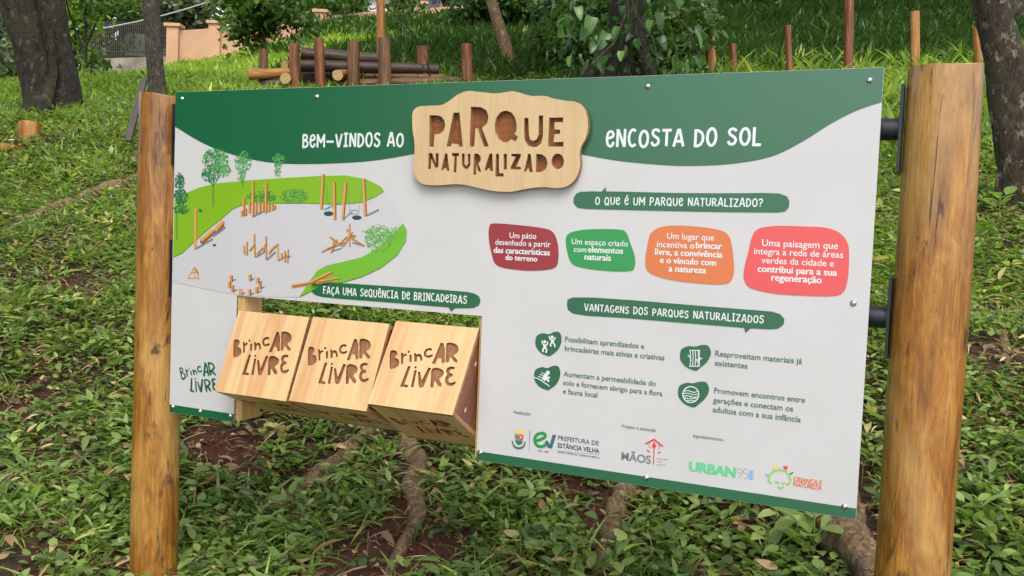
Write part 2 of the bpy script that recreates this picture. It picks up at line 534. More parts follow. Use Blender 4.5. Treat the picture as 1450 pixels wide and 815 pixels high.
def build_ground():
    ys = np.concatenate([np.arange(-6, 8, 0.09), np.arange(8, 22, 0.25), np.arange(22, 88, 1.2)])
    xs = np.concatenate([-np.arange(14, 70, 2.0)[::-1], np.arange(-14 + .25, -4, 0.25), np.arange(-4, 4, 0.09), np.arange(4, 14, 0.25), np.arange(14, 70, 2.0)])
    X, Y = np.meshgrid(xs, ys)
    Z = terrain(X, Y)
    fine = (vnoise(X * 9, Y * 9, 21) - .5) * 0.025 + (vnoise(X * 22, Y * 22, 22) - .5) * 0.012
    Z = Z + fine * (np.abs(X) < 6) * (Y < 10)
    nx, ny = len(xs), len(ys)
    co = np.stack([X, Y, Z], -1).reshape(-1, 3)
    idx = np.arange(nx * ny).reshape(ny, nx)
    q = np.stack([idx[:-1, :-1], idx[:-1, 1:], idx[1:, 1:], idx[1:, :-1]], -1).reshape(-1, 4)
    red = np.zeros(len(co))
    for px_, py_, r_ in ((555, 778, .42), (480, 800, .35), (835, 735, .32), (620, 790, .3), (330, 650, .3), (190, 810, .35), (780, 700, .25)):
        g_ = gpix(px_, py_)
        dd = np.hypot(co[:, 0] - g_.x, co[:, 1] - g_.y) / r_ + (vnoise(co[:, 0] * 7, co[:, 1] * 7, 61) - .5) * .7
        red = np.maximum(red, np.clip(1.5 - dd * 1.2, 0, 1))
    o = np_mesh('ground', co, q, None, red)
    o.data.polygons.foreach_set('use_smooth', [True] * len(q))
    t = NT('red_soil')
    n = t.noise(t.coords(), 1.7, 6, 0.65)
    f = t.noise(t.coords(), 38, 6, 0.7)
    c = t.ramp(n, [(0.35, lin(40, 29, 20)), (0.52, lin(62, 43, 28)), (0.68, lin(82, 57, 38))])
    at = t.new('ShaderNodeAttribute', attribute_name='rnd')
    c = t.mix(at.outputs['Fac'], c, t.ramp(n, [(0.3, lin(82, 38, 24)), (0.7, lin(124, 56, 36))]))
    c = t.mix(0.45, c, t.ramp(f, [(0.3, lin(30, 20, 15)), (0.55, lin(84, 56, 40)), (0.75, lin(120, 92, 68))]))
    t.color(c)
    t.set(Roughness=0.95)
    t.bump(f, 1.0, 0.04)
    o.data.materials.append(t.m)
    tag(o, kind='structure')
    return o

def np_mesh(name, co, quads, mat, rnd=None, parent=None):
    me = bpy.data.meshes.new(name)
    co = np.ascontiguousarray(co, np.float32)
    quads = np.ascontiguousarray(quads, np.int32)
    me.vertices.add(len(co))
    me.vertices.foreach_set('co', co.ravel())
    me.loops.add(quads.size)
    me.loops.foreach_set('vertex_index', quads.ravel())
    me.polygons.add(len(quads))
    me.polygons.foreach_set('loop_start', np.arange(0, quads.size, 4, dtype=np.int32))
    me.polygons.foreach_set('loop_total', np.full(len(quads), 4, np.int32))
    me.update(calc_edges=True)
    if rnd is not None:
        a = me.attributes.new('rnd', 'FLOAT', 'POINT')
        a.data.foreach_set('value', np.ascontiguousarray(rnd, np.float32))
    if mat is not None:
        me.materials.append(mat)
    o = bpy.data.objects.new(name, me)
    COL.objects.link(o)
    if parent:
        o.parent = parent
    return o

# leaf templates: x across, y along, z up; unit length
def leaf_tpl(rows, width, fold=0.15, droop=0.25, shape='ovate', cols=3):
    v = []
    for i in range(rows):
        s = i / (rows - 1)
        if shape == 'ovate':
            w = width * (math.sin(math.pi * min(1, s * 0.93 + 0.05)) ** 0.8) * (1.1 - 0.45 * s)
        elif shape == 'round':
            w = width * math.sqrt(max(0.02, 1 - (2 * s - 1) ** 2))
        elif shape == 'heart':
            w = width * 1.22 * max(0.0, 1.0 - s) ** 0.62 * (s + .10) ** 0.24 + 0.004
        else:
            w = width * (1 - s ** 1.6) * (0.6 + 0.4 * min(1, s * 4)) + 0.002
        z = -droop * s * s
        if cols == 3:
            v += [(-w, s, z + fold * w), (0, s, z), (w, s, z + fold * w)]
        else:
            v += [(-w, s, z), (w, s, z)]
    q = []
    for i in range(rows - 1):
        for c in range(cols - 1):
            a = i * cols + c
            q.append((a, a + 1, a + cols + 1, a + cols))
    return np.array(v, float), np.array(q, int)

def place(tpl, pos, az, tilt, roll, scale, wid=None):
    """az heading, tilt elevation of the leaf axis, roll round it"""
    v, q = tpl
    n = len(pos)
    ca, sa, ct, st = np.cos(az), np.sin(az), np.cos(tilt), np.sin(tilt)
    Y = np.stack([ca * ct, sa * ct, st], -1)
    X = np.stack([-sa, ca, np.zeros(n)], -1) * -1
    Zv = np.cross(X, Y)
    cr, sr = np.cos(roll)[:, None], np.sin(roll)[:, None]
    X2 = X * cr + Zv * sr
    Z2 = Zv * cr - X * sr
    sc1 = scale[:, None, None]
    w = (wid if wid is not None else np.ones(n))[:, None, None]
    co = pos[:, None, :] + sc1 * (v[None, :, 0:1] * w * X2[:, None, :] + v[None, :, 1:2] * Y[:, None, :] + v[None, :, 2:3] * Z2[:, None, :])
    m_ = len(v)
    qq = q[None] + (np.arange(n) * m_)[:, None, None]
    return co.reshape(-1, 3), qq.reshape(-1, 4), m_

class Bag:
    def __init__(s):
        s.co, s.q, s.r, s.n = [], [], [], 0
    def add(s, tpl, pos, az, tilt, roll, scale, rnd, wid=None):
        if len(pos) == 0:
            return
        co, q, m_ = place(tpl, pos, az, tilt, roll, scale, wid)
        s.co.append(co); s.q.append(q + s.n); s.n += len(co)
        s.r.append(np.repeat(rnd, m_))
    def build(s, name, mat, parent=None, smooth=True):
        o = np_mesh(name, np.concatenate(s.co), np.concatenate(s.q), mat, np.clip(np.concatenate(s.r), 0, 1), parent)
        if smooth:
            o.data.polygons.foreach_set('use_smooth', [True] * len(o.data.polygons))
        return o

ground = build_ground()
def build_bounce_path():  # unseen pale slab added behind the camera to bounce light onto the panel
    b = MB()
    b.box(-14, 14, -5.5, 0.35, -0.05, 0.13)
    b.box(-14, 14, 0.351, 0.47, -0.05, 0.19)
    t = NT('bounce_path_concrete')
    t.color(t.ramp(t.noise(t.coords(), 6, 6, .65), [(.3, lin(150, 146, 140)), (.7, lin(176, 172, 164))]))
    t.set(Roughness=.9)
    o = b.build('path', [t.m])
    tag(o, kind='structure')
build_bounce_path()

# ------------------------------------------------------------------ information board
YAW = -0.44251
UX = Vector((math.cos(YAW), math.sin(YAW), 0))
NRM = Vector((UX.y, -UX.x, 0))            # towards the viewer's side
PO = EYE + Vector((-1.11716, 3.13053, 0.41064))
PW, PH = 2.1537, 1.05
gb = tz(PO.x, PO.y) - 0.02
board = empty('information_board', (PO.x, PO.y, gb), YAW)
tag(board, 'large white and green park information board fixed between two round honey coloured wooden posts', 'sign board')
V0 = PO.z - gb                              # local height of the panel's top edge

def P(px, py, off=0.0):
    """pixel -> (u, v) on the panel plane (or off metres in front of it)"""
    d = _F + CR * ((px - CXP) / FPX) - CU * ((py - CYP) / FPX)
    o2 = PO + NRM * off - EYE
    X = d * (o2.dot(NRM) / d.dot(NRM)) - (PO - EYE)
    return (X.dot(UX), X.z)
def zoom(s, ox, oy, off=0.0):
    return lambda x, y: P(ox + x / s, oy + y / s, off)
def BL(u, y, v):
    return (u, y, V0 + v)

def prism(mb, poly, y0, y1, mat=0, side=None, holes=()):
    """polygon (u,v) with holes, from front y0 (nearer the viewer) to back y1"""
    loops = [poly] + list(holes)
    tris = geometry.tessellate_polygon([[Vector((p[0], p[1], 0)) for p in lp] for lp in loops])
    flat = [p for lp in loops for p in lp]
    for y, fl in ((y0, False), (y1, True)):
        mb.add([BL(p[0], y, p[1]) for p in flat], [t for t in tris], mat)
    for lp in loops:
        k = len(lp)
        vs_ = [BL(p[0], y0, p[1]) for p in lp] + [BL(p[0], y1, p[1]) for p in lp]
        mb.add(vs_, [(i, (i + 1) % k, k + (i + 1) % k, k + i) for i in range(k)], mat if side is None else side)

def sheet(mb, poly, y, mat=0):
    tris = geometry.tessellate_polygon([[Vector((p[0], p[1], 0)) for p in poly]])
    out = []
    for t in tris:
        a, b, c = (poly[i] for i in t)
        cr = (b[0] - a[0]) * (c[1] - a[1]) - (b[1] - a[1]) * (c[0] - a[0])
        if abs(cr) < 1e-12:
            continue
        out.append(t if cr > 0 else (t[0], t[2], t[1]))
    mb.add([BL(p[0], y, p[1]) for p in poly], out, mat)

LAY = 0.00022
def ly(k, j=0.0):
    return -(0.0006 + k * LAY) - j

def ribbon(mb, pts, w, y, mat=0, ext=0.0):
    """a pen stroke along (u,v) points"""
    pts = [Vector(p) for p in pts]
    if ext:
        pts[0] = pts[0] + (pts[0] - pts[1]).normalized() * ext
        pts[-1] = pts[-1] + (pts[-1] - pts[-2]).normalized() * ext
    k = len(pts)
    vs_ = []
    for i in range(k):
        t = (pts[min(i + 1, k - 1)] - pts[max(i - 1, 0)]).normalized()
        nn = Vector((-t.y, t.x)) * (w / 2)
        vs_ += [BL(*(lambda p: (p.x, y, p.y))(pts[i] - nn)), BL(*(lambda p: (p.x, y, p.y))(pts[i] + nn))]
    mb.add(vs_, [(2 * i, 2 * i + 2, 2 * i + 3, 2 * i + 1) for i in range(k - 1)], mat)

def ell(cx, cy, rx, ry, a0=0, a1=360, n=20):
    return [(cx + rx * math.cos(R_(a0 + (a1 - a0) * i / n)), cy + ry * math.sin(R_(a0 + (a1 - a0) * i / n))) for i in range(n + 1)]

# panel -------------------------------------------------------------
nl, nt, nr = 0.2745, -0.6455, 1.148
outline = [(0, 0), (PW, 0), (PW, -PH), (nr, -PH), (nr, nt), (nl, nt), (nl, -PH), (0, -PH)]
mb = MB()
prism(mb, outline, 0.0, 0.004, 0, 1)
panel = mb.build('panel', [M['white'], M['panel_edge']], board)
fix_normals(panel)

# green header wave and footer bands
mb = MB()
curve = [(249, 179.5), (281, 199), (315, 214), (364, 227), (414, 232), (489, 230.5), (539, 226), (585, 218), (640, 208), (705, 203), (770, 208), (826, 219), (879, 228), (945, 234), (995, 234.5), (1044, 231), (1094, 221), (1137, 200), (1175, 176), (1212, 157), (1249.5, 144)]
cu = smooth([P(*c) for c in curve], 6, False)
cu[0] = (0.0006, cu[0][1]); cu[-1] = (PW - 0.0006, cu[-1][1])
sheet(mb, [(0.0006, -0.0006)] + cu + [(PW - 0.0006, -0.0006)], ly(0))
mb.build('header_band', M['green'], panel)
for a, b in ((0.0006, nl - 0.0006), (nr + 0.0006, PW - 0.0006)):
    mb = MB()
    sheet(mb, [(a, -PH + .0006), (b, -PH + .0006), (b, -PH + .0255), (a, -PH + .0255)], ly(0))
    mb.build('footer_band', M['green'], panel)

# hand-drawn letters -------------------------------------------------
def G(w, *strokes):
    return (w, strokes)
GL = {
    'A': G(.56, [(.03, 0), (.25, 1)], [(.31, 1), (.53, 0)], [(.12, .30), (.44, .30)], [(.2, .96), (.36, .96)]),
    'B': G(.48, [(.06, 0), (.06, 1)], [(.06, .96), (.22, .96), (.36, .88), (.38, .76), (.32, .62), (.1, .54)], [(.1, .54), (.32, .5), (.43, .36), (.42, .2), (.3, .06), (.06, .03)]),
    'C': G(.48, ell(.27, .5, .22, .47, 55, 310, 18)),
    'D': G(.5, [(.06, 0), (.06, 1)], [(.06, .96), (.2, .95), (.37, .82), (.45, .6), (.44, .36), (.35, .14), (.2, .04), (.06, .04)]),
    'E': G(.46, [(.08, .52), (.4, .6)] and [(.06, .5), (.2, .54), (.38, .62)], [(.38, .62), (.40, .76), (.32, .9), (.22, .93), (.11, .84), (.05, .62), (.05, .36), (.12, .12), (.25, .03), (.36, .1), (.42, .28)]),
    'F': G(.42, [(.06, 0), (.06, 1)], [(.06, .95), (.4, .95)], [(.06, .55), (.34, .55)]),
    'G': G(.52, ell(.27, .5, .22, .47, 50, 340, 20), [(.28, .42), (.5, .42)]),
    'I': G(.34, [(.17, 0), (.17, 1)], [(.02, .96), (.32, .96)], [(.02, .04), (.32, .04)]),
    'L': G(.4, [(.06, 0), (.06, 1)], [(.06, .05), (.4, .05)]),
    'M': G(.66, [(.06, 0), (.06, 1)], [(.06, .96), (.33, .35)], [(.33, .35), (.6, .96)], [(.6, 0), (.6, 1)]),
    'N': G(.52, [(.06, 0), (.06, 1)], [(.08, .98), (.44, .03)], [(.46, 0), (.46, 1)]),
    'O': G(.54, ell(.27, .5, .22, .47, 0, 360, 26)),
    'P': G(.46, [(.06, 0), (.06, 1)], [(.06, .95), (.24, .95), (.38, .86), (.41, .7), (.36, .54), (.22, .44), (.06, .44)]),
    'Q': G(.56, ell(.27, .5, .22, .47, 0, 360, 26), [(.32, .24), (.54, -.02)]),
    'R': G(.5, [(.06, 0), (.06, 1)], [(.06, .95), (.24, .95), (.38, .86), (.41, .72), (.34, .56), (.2, .48), (.06, .48)], [(.2, .48), (.46, 0)]),
    'S': G(.48, [(.42, .82), (.36, .92), (.24, .96), (.11, .9), (.07, .76), (.13, .62), (.26, .52), (.38, .42), (.42, .26), (.36, .1), (.22, .03), (.1, .08), (.05, .22)]),
    'T': G(.48, [(.24, 0), (.24, .96)], [(.01, .95), (.47, .95)]),
    'U': G(.54, [(.06, 1), (.06, .34), (.12, .12), (.27, .03), (.42, .12), (.48, .34), (.48, 1)]),
    'V': G(.54, [(.04, 1), (.25, .02)], [(.29, .02), (.5, 1)]),
    'Z': G(.48, [(.03, .95), (.44, .95)], [(.43, .94), (.05, .06)], [(.03, .05), (.46, .05)]),
    '-': G(.6, [(.03, .44), (.57, .44)]),
    '?': G(.42, [(.04, .78), (.1, .92), (.22, .96), (.34, .9), (.38, .74), (.32, .58), (.2, .46), (.18, .28)], [(.18, .02), (.18, .12)]),
    ' ': G(.3)}
ACC = {'Ç': ('C', [[(.27, 0), (.3, -.14), (.22, -.24)]]), 'Ê': ('E', [[(.08, 1.06), (.21, 1.2)], [(.21, 1.2), (.35, 1.06)]]), 'É': ('E', [[(.18, 1.06), (.32, 1.24)]])}
def scrawl(mb, text, pl, pr, ptop, lay, mat=0, pen=0.155, gap=0.12, seed=1, slant=0.0):
    """hand-lettered caps between two baseline pixels, cap height from ptop"""
    rng = random.Random(seed)
    a, b = Vector(P(*pl)), Vector(P(*pr))
    h = P(*ptop)[1] - a.y
    seq, tot = [], 0.0
    for ch in text:
        base, ex = ACC.get(ch, (ch, []))
        w, st = GL[base]
        seq.append((tot, list(st) + ex, w))
        tot += w + gap
    tot -= gap
    sx = (b.x - a.x) / tot
    dirv = (b - a).normalized()
    for x0, st, w in seq:
        jy, js = rng.uniform(-.04, .04), rng.uniform(.96, 1.05)
        for k, s in enumerate(st):
            pts = []
            for (x, y) in s:
                xx = (x0 + x + slant * y) * sx
                pts.append((a.x + xx, a.y + dirv.y * xx + (y * js + jy) * h))
            ribbon(mb, pts, pen * h, ly(lay, k * 0.00004), mat, 0.02 * h)

mb = MB()
scrawl(mb, 'BEM-VINDOS AO', (428.5, 208.5), (571.5, 207.3), (428.5, 190), 2, seed=3, pen=.17)
mb.build('lettering', M['ink_white'], panel)
mb = MB()
scrawl(mb, 'ENCOSTA DO SOL', (858, 208.3), (1077, 205), (858, 185), 2, seed=5, pen=.165)
mb.build('lettering', M['ink_white'], panel)

# speech banners
def banner(pts, text, pl, pr, ptop, seed):
    mb = MB()
    sheet(mb, [P(*p) for p in pts], ly(3))
    bo = mb.build('speech_banner', M['green'], panel)
    mb = MB()
    scrawl(mb, text, pl, pr, ptop, 5, seed=seed)
    mb.build('lettering', M['ink_white'], panel)
banner([(450, 398.8), (500, 401.5), (560, 405.5), (620, 409.5), (662, 413), (673, 415.5), (679, 420), (680.7, 426), (678.5, 432), (671, 435.6), (655, 436.2), (645, 435.8), (639, 440.8), (635.5, 434.8), (600, 432), (540, 427), (480, 422.5), (456, 420), (447, 417.5), (442, 413.5), (440.5, 407), (443, 401)],
       'FAÇA UMA SEQUÊNCIA DE BRINCADEIRAS', (458, 415.3), (661.5, 429.6), (458, 405), 8)
banner([(822, 271.3), (838, 270.6), (852.3, 271), (857.8, 264.2), (858.6, 270.6), (900, 271.5), (960, 273), (1020, 273.3), (1080, 272.9), (1103, 273.5), (1114, 277.5), (1118, 284), (1117.3, 293), (1112, 299), (1100, 300.6), (1030, 300), (960, 298.7), (890, 297), (830, 295.5), (818, 293.6), (812.3, 287.5), (812.5, 279.5), (816, 274)],
       'O QUE É UM PARQUE NATURALIZADO?', (843, 289.5), (1080, 292.6), (843, 278.6), 9)
banner([(811, 420.8), (840, 421), (900, 425), (960, 430), (1020, 435), (1075, 439.2), (1094, 441), (1105, 444.5), (1111, 451.5), (1109.5, 459.5), (1102, 465), (1090, 466), (1063, 464.5), (1056, 471), (1054, 463.9), (1000, 459.5), (940, 454.5), (880, 449.5), (830, 446.5), (812, 443.6), (804.5, 438.5), (803, 431), (804, 424)],
       'VANTAGENS DOS PARQUES NATURALIZADOS', (827.5, 439.6), (1081.5, 457.6), (827.5, 429.6), 10)

# set type ------------------------------------------------------------
def type_mesh(body, bold):
    cu_ = bpy.data.curves.new('lettering', 'FONT')
    cu_.body = body
    cu_.size = 1.0
    cu_.offset = bold
    cu_.resolution_u = 3
    ob = bpy.data.objects.new('lettering', cu_)
    COL.objects.link(ob)
    dg = bpy.context.evaluated_depsgraph_get()
    me = bpy.data.meshes.new_from_object(ob.evaluated_get(dg))
    vs_ = [tuple(v.co) for v in me.vertices]
    fs_ = [tuple(p.vertices) for p in me.polygons]
    bpy.data.objects.remove(ob)
    bpy.data.curves.remove(cu_)
    bpy.data.meshes.remove(me)
    return vs_, fs_
def typeset(mb, body, pl, pxr, lay, mat=0, bold=0.012, size=None, squash=1.0):
    """body on the panel from baseline pixel pl to right pixel pxr"""
    a = P(*pl)
    b = P(pxr, pl[1] + (pxr - pl[0]) * .08)
    heavy = max(0.0, bold - .010)
    vs_, fs_ = type_mesh(body, min(bold, .010))
    x0 = min(v[0] for v in vs_); x1 = max(v[0] for v in vs_)
    sx = (b[0] - a[0]) / (x1 - x0)
    sy = (size if size else sx) * squash
    for k, sh in enumerate((0.0,) if heavy < .002 else (-heavy, heavy, 0.0)):
        mb.add([BL(a[0] + (v[0] - x0 + sh) * sx, ly(lay, k * .00005), a[1] + v[1] * sy) for v in vs_], fs_, mat)
    return x1

def bubble(zpts, ink, lines):
    z = zoom(2.636, 680, 250)
    mb = MB()
    sheet(mb, smooth([z(*p) for p in zpts], 6), ly(3))
    mb.build('text_bubble', M[ink], panel)
    mb = MB()
    for body, x0, x1, y, bold in lines:
        if isinstance(bold, float):       # regular up to this share of the line, bold after
            words = body.split('|')
            xm = x0 + (x1 - x0) * bold
            typeset(mb, words[0], (680 + x0 / 2.636, 250 + y / 2.636), 680 + (xm - 6) / 2.636, 5, 0, 0.008)
            typeset(mb, words[1], (680 + xm / 2.636, 250 + (y + (xm - x0) * .03) / 2.636), 680 + x1 / 2.636, 5, 0, 0.03)
        else:
            typeset(mb, body, (680 + x0 / 2.636, 250 + y / 2.636), 680 + x1 / 2.636, 5, 0, 0.03 if bold else 0.008)
    mb.build('lettering', M['ink_white'], panel)
bubble([(35, 185), (55, 174), (140, 180), (225, 190), (270, 205), (290, 250), (292, 310), (280, 338), (240, 348), (170, 350), (90, 340), (58, 325), (44, 290), (33, 230)], 'ink_red',
       [('Um pátio', 110, 210, 228, 0), ('desenhado a partir', 57, 263, 253, 0), ('das características', 51, 260, 283, 1), ('do terreno', 95, 213, 310, 1)])
bubble([(320, 238), (330, 213), (370, 200), (440, 195), (520, 197), (545, 208), (560, 245), (578, 300), (576, 340), (556, 352), (480, 352), (385, 340), (345, 325), (328, 290)], 'ink_leaf',
       [('Um espaço criado', 342, 551, 251, 0), ('com| elementos', 350, 533, 280, 0.29), ('naturais', 390, 488, 309, 1)])
bubble([(637, 212), (672, 189), (730, 182), (820, 187), (895, 199), (928, 220), (941, 265), (948, 340), (938, 386), (905, 401), (820, 398), (720, 386), (650, 367), (622, 345), (617, 310), (625, 255)], 'ink_orange',
       [('Um lugar que', 697, 873, 231, 0), ('incentiva o| brincar', 660, 902, 262, 0.6), ('livre, a convivência', 653, 904, 290, 1), ('e o vínculo com', 672, 880, 321, 1), ('a natureza', 704, 843, 353, 1)])
bubble([(1018, 217), (1045, 192), (1110, 183), (1200, 185), (1290, 190), (1345, 212), (1373, 252), (1377, 310), (1371, 390), (1352, 434), (1310, 445), (1220, 444), (1100, 436), (1012, 416), (987, 387), (985, 348), (1000, 286)], 'ink_coral',
       [('Uma paisagem que', 1052, 1335, 258, 0), ('integra a rede de áreas', 1022, 1354, 288, 0), ('verdes da cidade e', 1050, 1320, 322, 0), ('contribui para a sua', 1036, 1331, 354, 1), ('regeneração', 1087, 1274, 387, 1)])

# heart icons ----------------------------------------------------------
zi = zoom(3.372, 740, 450)
def icon(dx, dy, wide, draw):
    base = [(62, 110), (70, 84), (98, 72), (125, 77), (152, 66), (178, 70), (187, 105), (172, 148), (140, 176), (124, 182), (88, 166), (66, 138)]
    if wide:
        base = [(752, 178), (760, 148), (793, 134), (825, 136), (860, 128), (888, 134), (900, 168), (882, 208), (846, 240), (824, 251), (782, 233), (757, 205)]
    mb = MB()
    sheet(mb, smooth([zi(x + dx, y + dy) for x, y in base], 5), ly(3))
    k = [0]
    def st(pts, w=6, sm=True):
        pts = [zi(x + dx, y + dy) for x, y in pts]
        k[0] += 1
        ribbon(mb, smooth(pts, 4, False) if sm and len(pts) > 2 else pts, w * 0.00066, ly(5, k[0] * 0.00004), 1)
    def disc(cx, cy, r):
        k[0] += 1
        sheet(mb, [zi(x + dx, y + dy) for x, y in ell(cx, cy, r, r, 0, 345, 18)], ly(5, k[0] * 0.00004), 1)
    draw(st, disc)
    mb.build('heart_icon', [M['green'], M['ink_white']], panel)
def kids(st, disc):
    disc(107, 113, 8); disc(142, 91, 8)
    st([(93, 108), (98, 124), (108, 130)], 5); st([(122, 112), (118, 126), (108, 132)], 5); st([(107, 126), (108, 146)], 14)
    st([(106, 142), (98, 150), (100, 162)], 7); st([(110, 142), (116, 152), (112, 166)], 7)
    st([(128, 86), (132, 100), (143, 106)], 5); st([(158, 92), (153, 102), (144, 108)], 5); st([(143, 102), (145, 120)], 13)
    st([(141, 118), (134, 126), (138, 136)], 6); st([(147, 118), (154, 126), (156, 138)], 6)
def slide(st, disc):
    disc(127, 99, 10)
    st([(122, 106), (112, 122), (108, 134)], 16); st([(108, 134), (124, 128), (132, 142)], 9); st([(116, 112), (128, 122), (138, 120)], 6)
    st([(60, 120), (90, 132), (136, 164)], 4)
    for i in range(3):
        st([(80 + i * 8, 116 - i * 9), (104 + i * 4, 124 - i * 10)], 3)
def timber(st, disc):
    o = 0
    for x in (800, 812, 824, 838):
        st([(x, 155), (x + 3, 185), (x, 230)], 3)
    st([(798, 154), (848, 154)], 3); st([(796, 230), (846, 230)], 3); st([(846, 156), (844, 190), (846, 230)], 3)
    st([(790, 176), (802, 190), (804, 205)], 4); st([(858, 190), (846, 198), (838, 212)], 4); st([(826, 200), (832, 196), (834, 204), (826, 206)], 3)
def globe(st, disc):
    st([(x, y - 175) for x, y in ell(813, 365, 38, 38, 0, 360, 28)], 4, False)
    for yy, a in ((350, 34), (362, 37), (374, 36)):
        st([(813 - a, yy - 175), (800, yy - 179), (826, yy - 171), (813 + a, yy - 175)], 3)
    for x in (792, 812, 832):
        st([(x - 8, 386 - 175), (x, 380 - 175), (x + 8, 388 - 175)], 3)
    st([(790, 396 - 175), (813, 392 - 175), (834, 397 - 175)], 3)
icon(0, 0, False, kids)
icon(-6, 162, False, slide)
icon(0, 0, True, timber)
icon(-9, 175, True, globe)

for blk in ((('Possibilitam aprendizados e', 203, 112, 581), ('brincadeiras mais ativas e criativas', 202, 156, 678)),
            (('Aumentam a permeabilidade do', 196, 277, 637), ('solo e fornecem abrigo para a flora', 194, 319, 669), ('e fauna local', 193, 360, 358)),
            (('Reaproveitam materiais já', 920, 181, 1335), ('existentes', 918, 226, 1074)),
            (('Promovem encontros entre', 915, 357, 1349), ('gerações e conectam os', 910, 403, 1292), ('adultos com a sua infância', 908, 448, 1329))):
    mb = MB()
    for body, x, y, x1 in blk:
        typeset(mb, body, (740 + x / 3.372, 450 + y / 3.372), 740 + x1 / 3.372, 2, 0, 0.016)
    mb.build('lettering', M['ink_text'], panel)
for body, pl_, x1 in (('Realização', (727.8, 584.8), 751.6), ('Projeto e execução', (881.1, 604.8), 929.5), ('Agradecimentos', (981, 618.5), 1024)):
    mb = MB()
    typeset(mb, body, pl_, x1, 2)
    mb.build('lettering', M['ink_grey'], panel)

# logos -----------------------------------------------------------------
zl = zoom(5.577, 700, 570)
def zs(f, pts): return [f(*p) for p in pts]
mb = MB()   # town crest
sheet(mb, zs(zl, [(163, 240), (160, 212), (172, 210), (174, 220), (184, 221), (186, 209), (200, 210), (201, 222), (211, 223), (214, 212), (234, 216), (232, 246)]), ly(2), 0)
sheet(mb, zs(zl, [(164, 248), (196, 251), (196, 292), (180, 290), (164, 284)]), ly(2), 1)
sheet(mb, zs(zl, [(197, 251), (231, 254), (229, 290), (213, 296), (197, 293)]), ly(2), 2)
sheet(mb, zs(zl, [(165, 292), (196, 298), (228, 298), (220, 322), (198, 334), (176, 324)]), ly(2), 3)
sheet(mb, zs(zl, ell(211, 272, 7, 9, 0, 340, 12)), ly(3), 0)
ribbon(mb, smooth(zs(zl, [(143, 300), (150, 330), (172, 350), (196, 356), (222, 350), (240, 330), (243, 310)]), 4, False), 0.0042, ly(2, .0001), 3)
ribbon(mb, smooth(zs(zl, [(150, 338), (172, 358), (196, 364), (224, 356), (238, 344)]), 4, False), 0.0022, ly(3, .0001), 4)
mb.build('emblem', [M['ink_yellow'], M['ink_shade'], M['ink_scarlet'], M['ink_text'], M['ink_teal']], panel)
mb = MB()   # town hall mark
ribbon(mb, zs(zl, [(281, 213), (276, 382)]), 0.0009, ly(2), 2)
ribbon(mb, smooth(zs(zl, [(330, 300), (370, 288), (402, 268), (398, 246), (368, 240), (336, 254), (320, 285), (326, 320), (350, 342), (384, 344), (410, 325), (420, 300)]), 5, False), 0.0085, ly(2), 0)
sheet(mb, zs(zl, [(398, 306), (424, 306), (440, 328), (462, 250), (490, 253), (456, 360), (424, 356)]), ly(3), 1)
typeset(mb, 'PREFEITURA DE', (700 + 503 / 5.577, 570 + 292 / 5.577), 700 + 826 / 5.577, 2, 2, .004)
typeset(mb, 'ESTÂNCIA VELHA', (700 + 502 / 5.577, 570 + 352 / 5.577), 700 + 831 / 5.577, 2, 2, .02, squash=1.18)
typeset(mb, '2021 - 2024', (700 + 346 / 5.577, 570 + 383 / 5.577), 700 + 430 / 5.577, 2, 2, .01)
ribbon(mb, zs(zl, [(500, 379), (832, 411)]), 0.0006, ly(2), 2)
typeset(mb, 'CIDADE, TRABALHO E DESENVOLVIMENTO', (700 + 500 / 5.577, 570 + 392 / 5.577), 700 + 832 / 5.577, 3, 2, .006)
mb.build('emblem', [M['ink_leaf'], M['ink_teal'], M['ink_navy']], panel)
mb = MB()   # hands and roof mark
typeset(mb, 'MÃOS', (700 + 1004 / 5.577, 570 + 448 / 5.577), 700 + 1236 / 5.577, 2, 0, .022)
for k, pts in enumerate(([(1192, 326), (1264, 288)], [(1262, 288), (1334, 346)])):
    ribbon(mb, zs(zl, pts), 0.0042, ly(2, k * .00005), 1)
ribbon(mb, zs(zl, [(1264, 300), (1258, 488)]), 0.0024, ly(3), 1)
sheet(mb, zs(zl, [(1264, 312), (1282, 340), (1264, 368), (1244, 338)]), ly(3, .0001), 1)
for pts in ([(1204, 366), (1210, 384), (1234, 392), (1222, 376)], [(1318, 380), (1310, 398), (1286, 400), (1300, 388)]):
    sheet(mb, zs(zl, pts), ly(3), 1)
for k, pts in enumerate(([(1232, 318), (1222, 338), (1236, 360)], [(1290, 330), (1308, 346), (1294, 368)])):
    ribbon(mb, smooth(zs(zl, pts), 4, False), 0.0012, ly(3, k * .00005), 1)
for x0, x1, y in ((1284, 1382, 440), (1284, 1330, 464), (1284, 1362, 488)):
    for i in range(int((x1 - x0) / 11)):
        ribbon(mb, zs(zl, [(x0 + i * 11, y + i * .9), (x0 + i * 11 + 7, y + i * .9 + .6)]), 0.0018, ly(2), 0)
mb.build('emblem', [M['ink_grey'], M['ink_scarlet']], panel)
zu = zoom(4.833, 940, 600)
mb = MB()   # urban mark
typeset(mb, 'URBAN', (940 + 175 / 4.833, 600 + 320 / 4.833), 940 + 488 / 4.833, 2, 0, .055)
ribbon(mb, smooth(zs(zu, [(530, 330), (512, 334), (500, 318), (510, 304), (530, 308), (536, 328), (530, 352), (512, 364)]), 4, False), 0.0009, ly(2), 1)
ribbon(mb, smooth(zs(zu, [(580, 312), (552, 308), (548, 334), (572, 336), (580, 356), (566, 374), (546, 368)]), 4, False), 0.0009, ly(2), 1)
sheet(mb, zs(zu, [(588, 314), (610, 317), (608, 382), (586, 380)]), ly(2), 2)
ribbon(mb, zs(zu, [(616, 318), (614, 384)]), 0.0007, ly(2), 2)
mb.build('emblem', [M['ink_mint'], M['ink_shade'], M['ink_sky']], panel)
